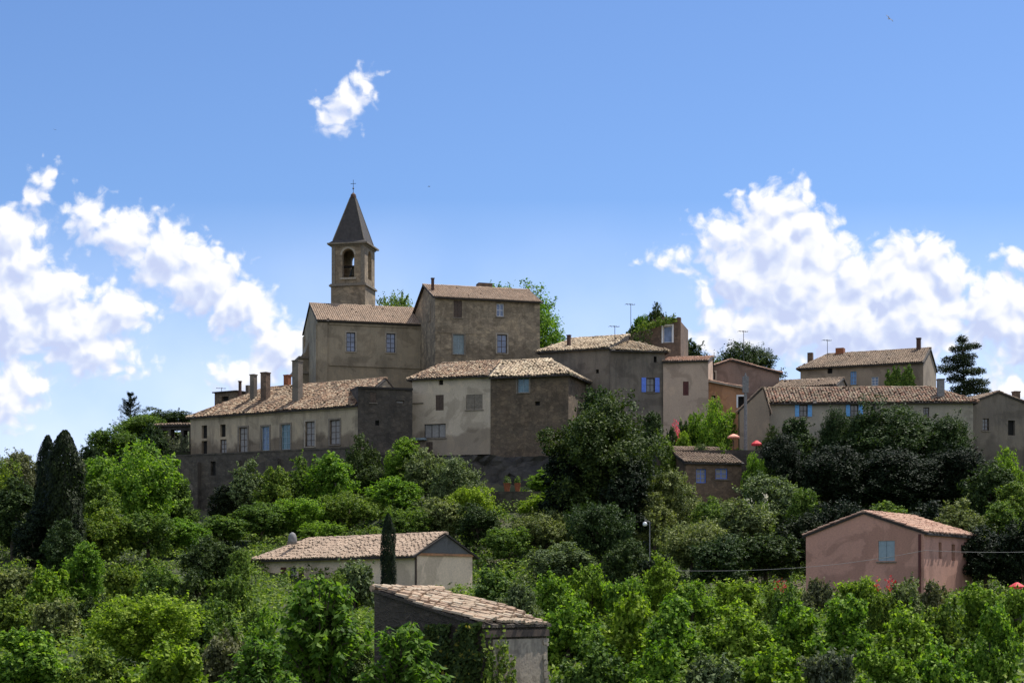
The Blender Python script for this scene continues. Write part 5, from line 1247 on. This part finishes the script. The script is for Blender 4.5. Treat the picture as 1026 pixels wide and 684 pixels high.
rc = ramp(nt, [(0, (.46, .52, .72)), (.3, (.54, .6, .76)), (.6, (.66, .69, .79)), (.95, (.82, .82, .84))]); L.new(shade, rc.inputs[0])
# low white veil towards the horizon
veil = mm(nt, 'MULTIPLY', mrange(sepc.outputs[1], 2.0, 4.5, 0, 1.0, 'LINEAR'), front)
vn = nt.nodes.new('ShaderNodeTexNoise'); vn.inputs['Scale'].default_value = .6; vn.inputs['Detail'].default_value = 4; L.new(cb.outputs[0], vn.inputs[0])
veil = mm(nt, 'MULTIPLY', veil, mrange(vn.outputs[0], .3, .7, .55, 1.1, 'LINEAR'))
tint = mixc(nt, sky.outputs[0], (.76, .94, 1.22), 1.0, 'MULTIPLY')
bg1 = nt.nodes.new('ShaderNodeBackground'); L.new(tint, bg1.inputs[0]); bg1.inputs[1].default_value = .094
bgv = nt.nodes.new('ShaderNodeBackground'); bgv.inputs[0].default_value = (.62, .73, .97, 1); bgv.inputs[1].default_value = 1.0
bg2 = nt.nodes.new('ShaderNodeBackground'); L.new(rc.outputs[0], bg2.inputs[0]); bg2.inputs[1].default_value = 1.0
rn = nt.nodes.new('ShaderNodeTexNoise'); rn.inputs['Scale'].default_value = 3.2; rn.inputs['Detail'].default_value = 6; L.new(tc.outputs['Generated'], rn.inputs[0])
rear_fill = mm(nt, 'MULTIPLY', mrange(rn.outputs[0], .42, .56), mrange(sx.outputs[1], .1, -.25)); rear_fill = mm(nt, 'MULTIPLY', rear_fill, mrange(sx.outputs[2], -.02, .1))  # unseen white clouds behind the camera, added to brighten the shaded facades
alpha = mm(nt, 'MAXIMUM', alpha, rear_fill)
m0 = nt.nodes.new('ShaderNodeMixShader'); L.new(veil, m0.inputs[0]); L.new(bg1.outputs[0], m0.inputs[1]); L.new(bgv.outputs[0], m0.inputs[2])
m1 = nt.nodes.new('ShaderNodeMixShader'); L.new(alpha, m1.inputs[0]); L.new(m0.outputs[0], m1.inputs[1]); L.new(bg2.outputs[0], m1.inputs[2])
wo = nt.nodes.new('ShaderNodeOutputWorld'); L.new(m1.outputs[0], wo.inputs[0])
w.cycles.sampling_method = 'MANUAL'; w.cycles.sample_map_resolution = 512
sd = bpy.data.lights.new('sun', 'SUN'); sd.energy = 4.8; sd.angle = R(.5); sd.color = (1, .95, .87); so = bpy.data.objects.new('sun', sd); col.objects.link(so)
dv = Vector((math.sin(R(SUN_AZ)) * math.cos(R(SUN_EL)), math.cos(R(SUN_AZ)) * math.cos(R(SUN_EL)), math.sin(R(SUN_EL))))
so.rotation_euler = dv.to_track_quat('Z', 'Y').to_euler(); so.location = (60, 60, 120)
cd = bpy.data.cameras.new('camera'); cam = bpy.data.objects.new('camera', cd); col.objects.link(cam); cam.rotation_euler = (R(90), 0, 0); cam.location = (0, 0, 0)
cd.sensor_width = 36; cd.lens = 36 * F / 1026; cd.shift_y = (HY - 342) / 1026; cd.clip_start = .1; cd.clip_end = 20000
scene.camera = cam
scene.view_settings.view_transform = 'Standard'; scene.view_settings.look = 'None'; scene.view_settings.exposure = .38; scene.view_settings.gamma = 1
scene.cycles.max_bounces = 6; scene.cycles.diffuse_bounces = 3; scene.cycles.transmission_bounces = 3
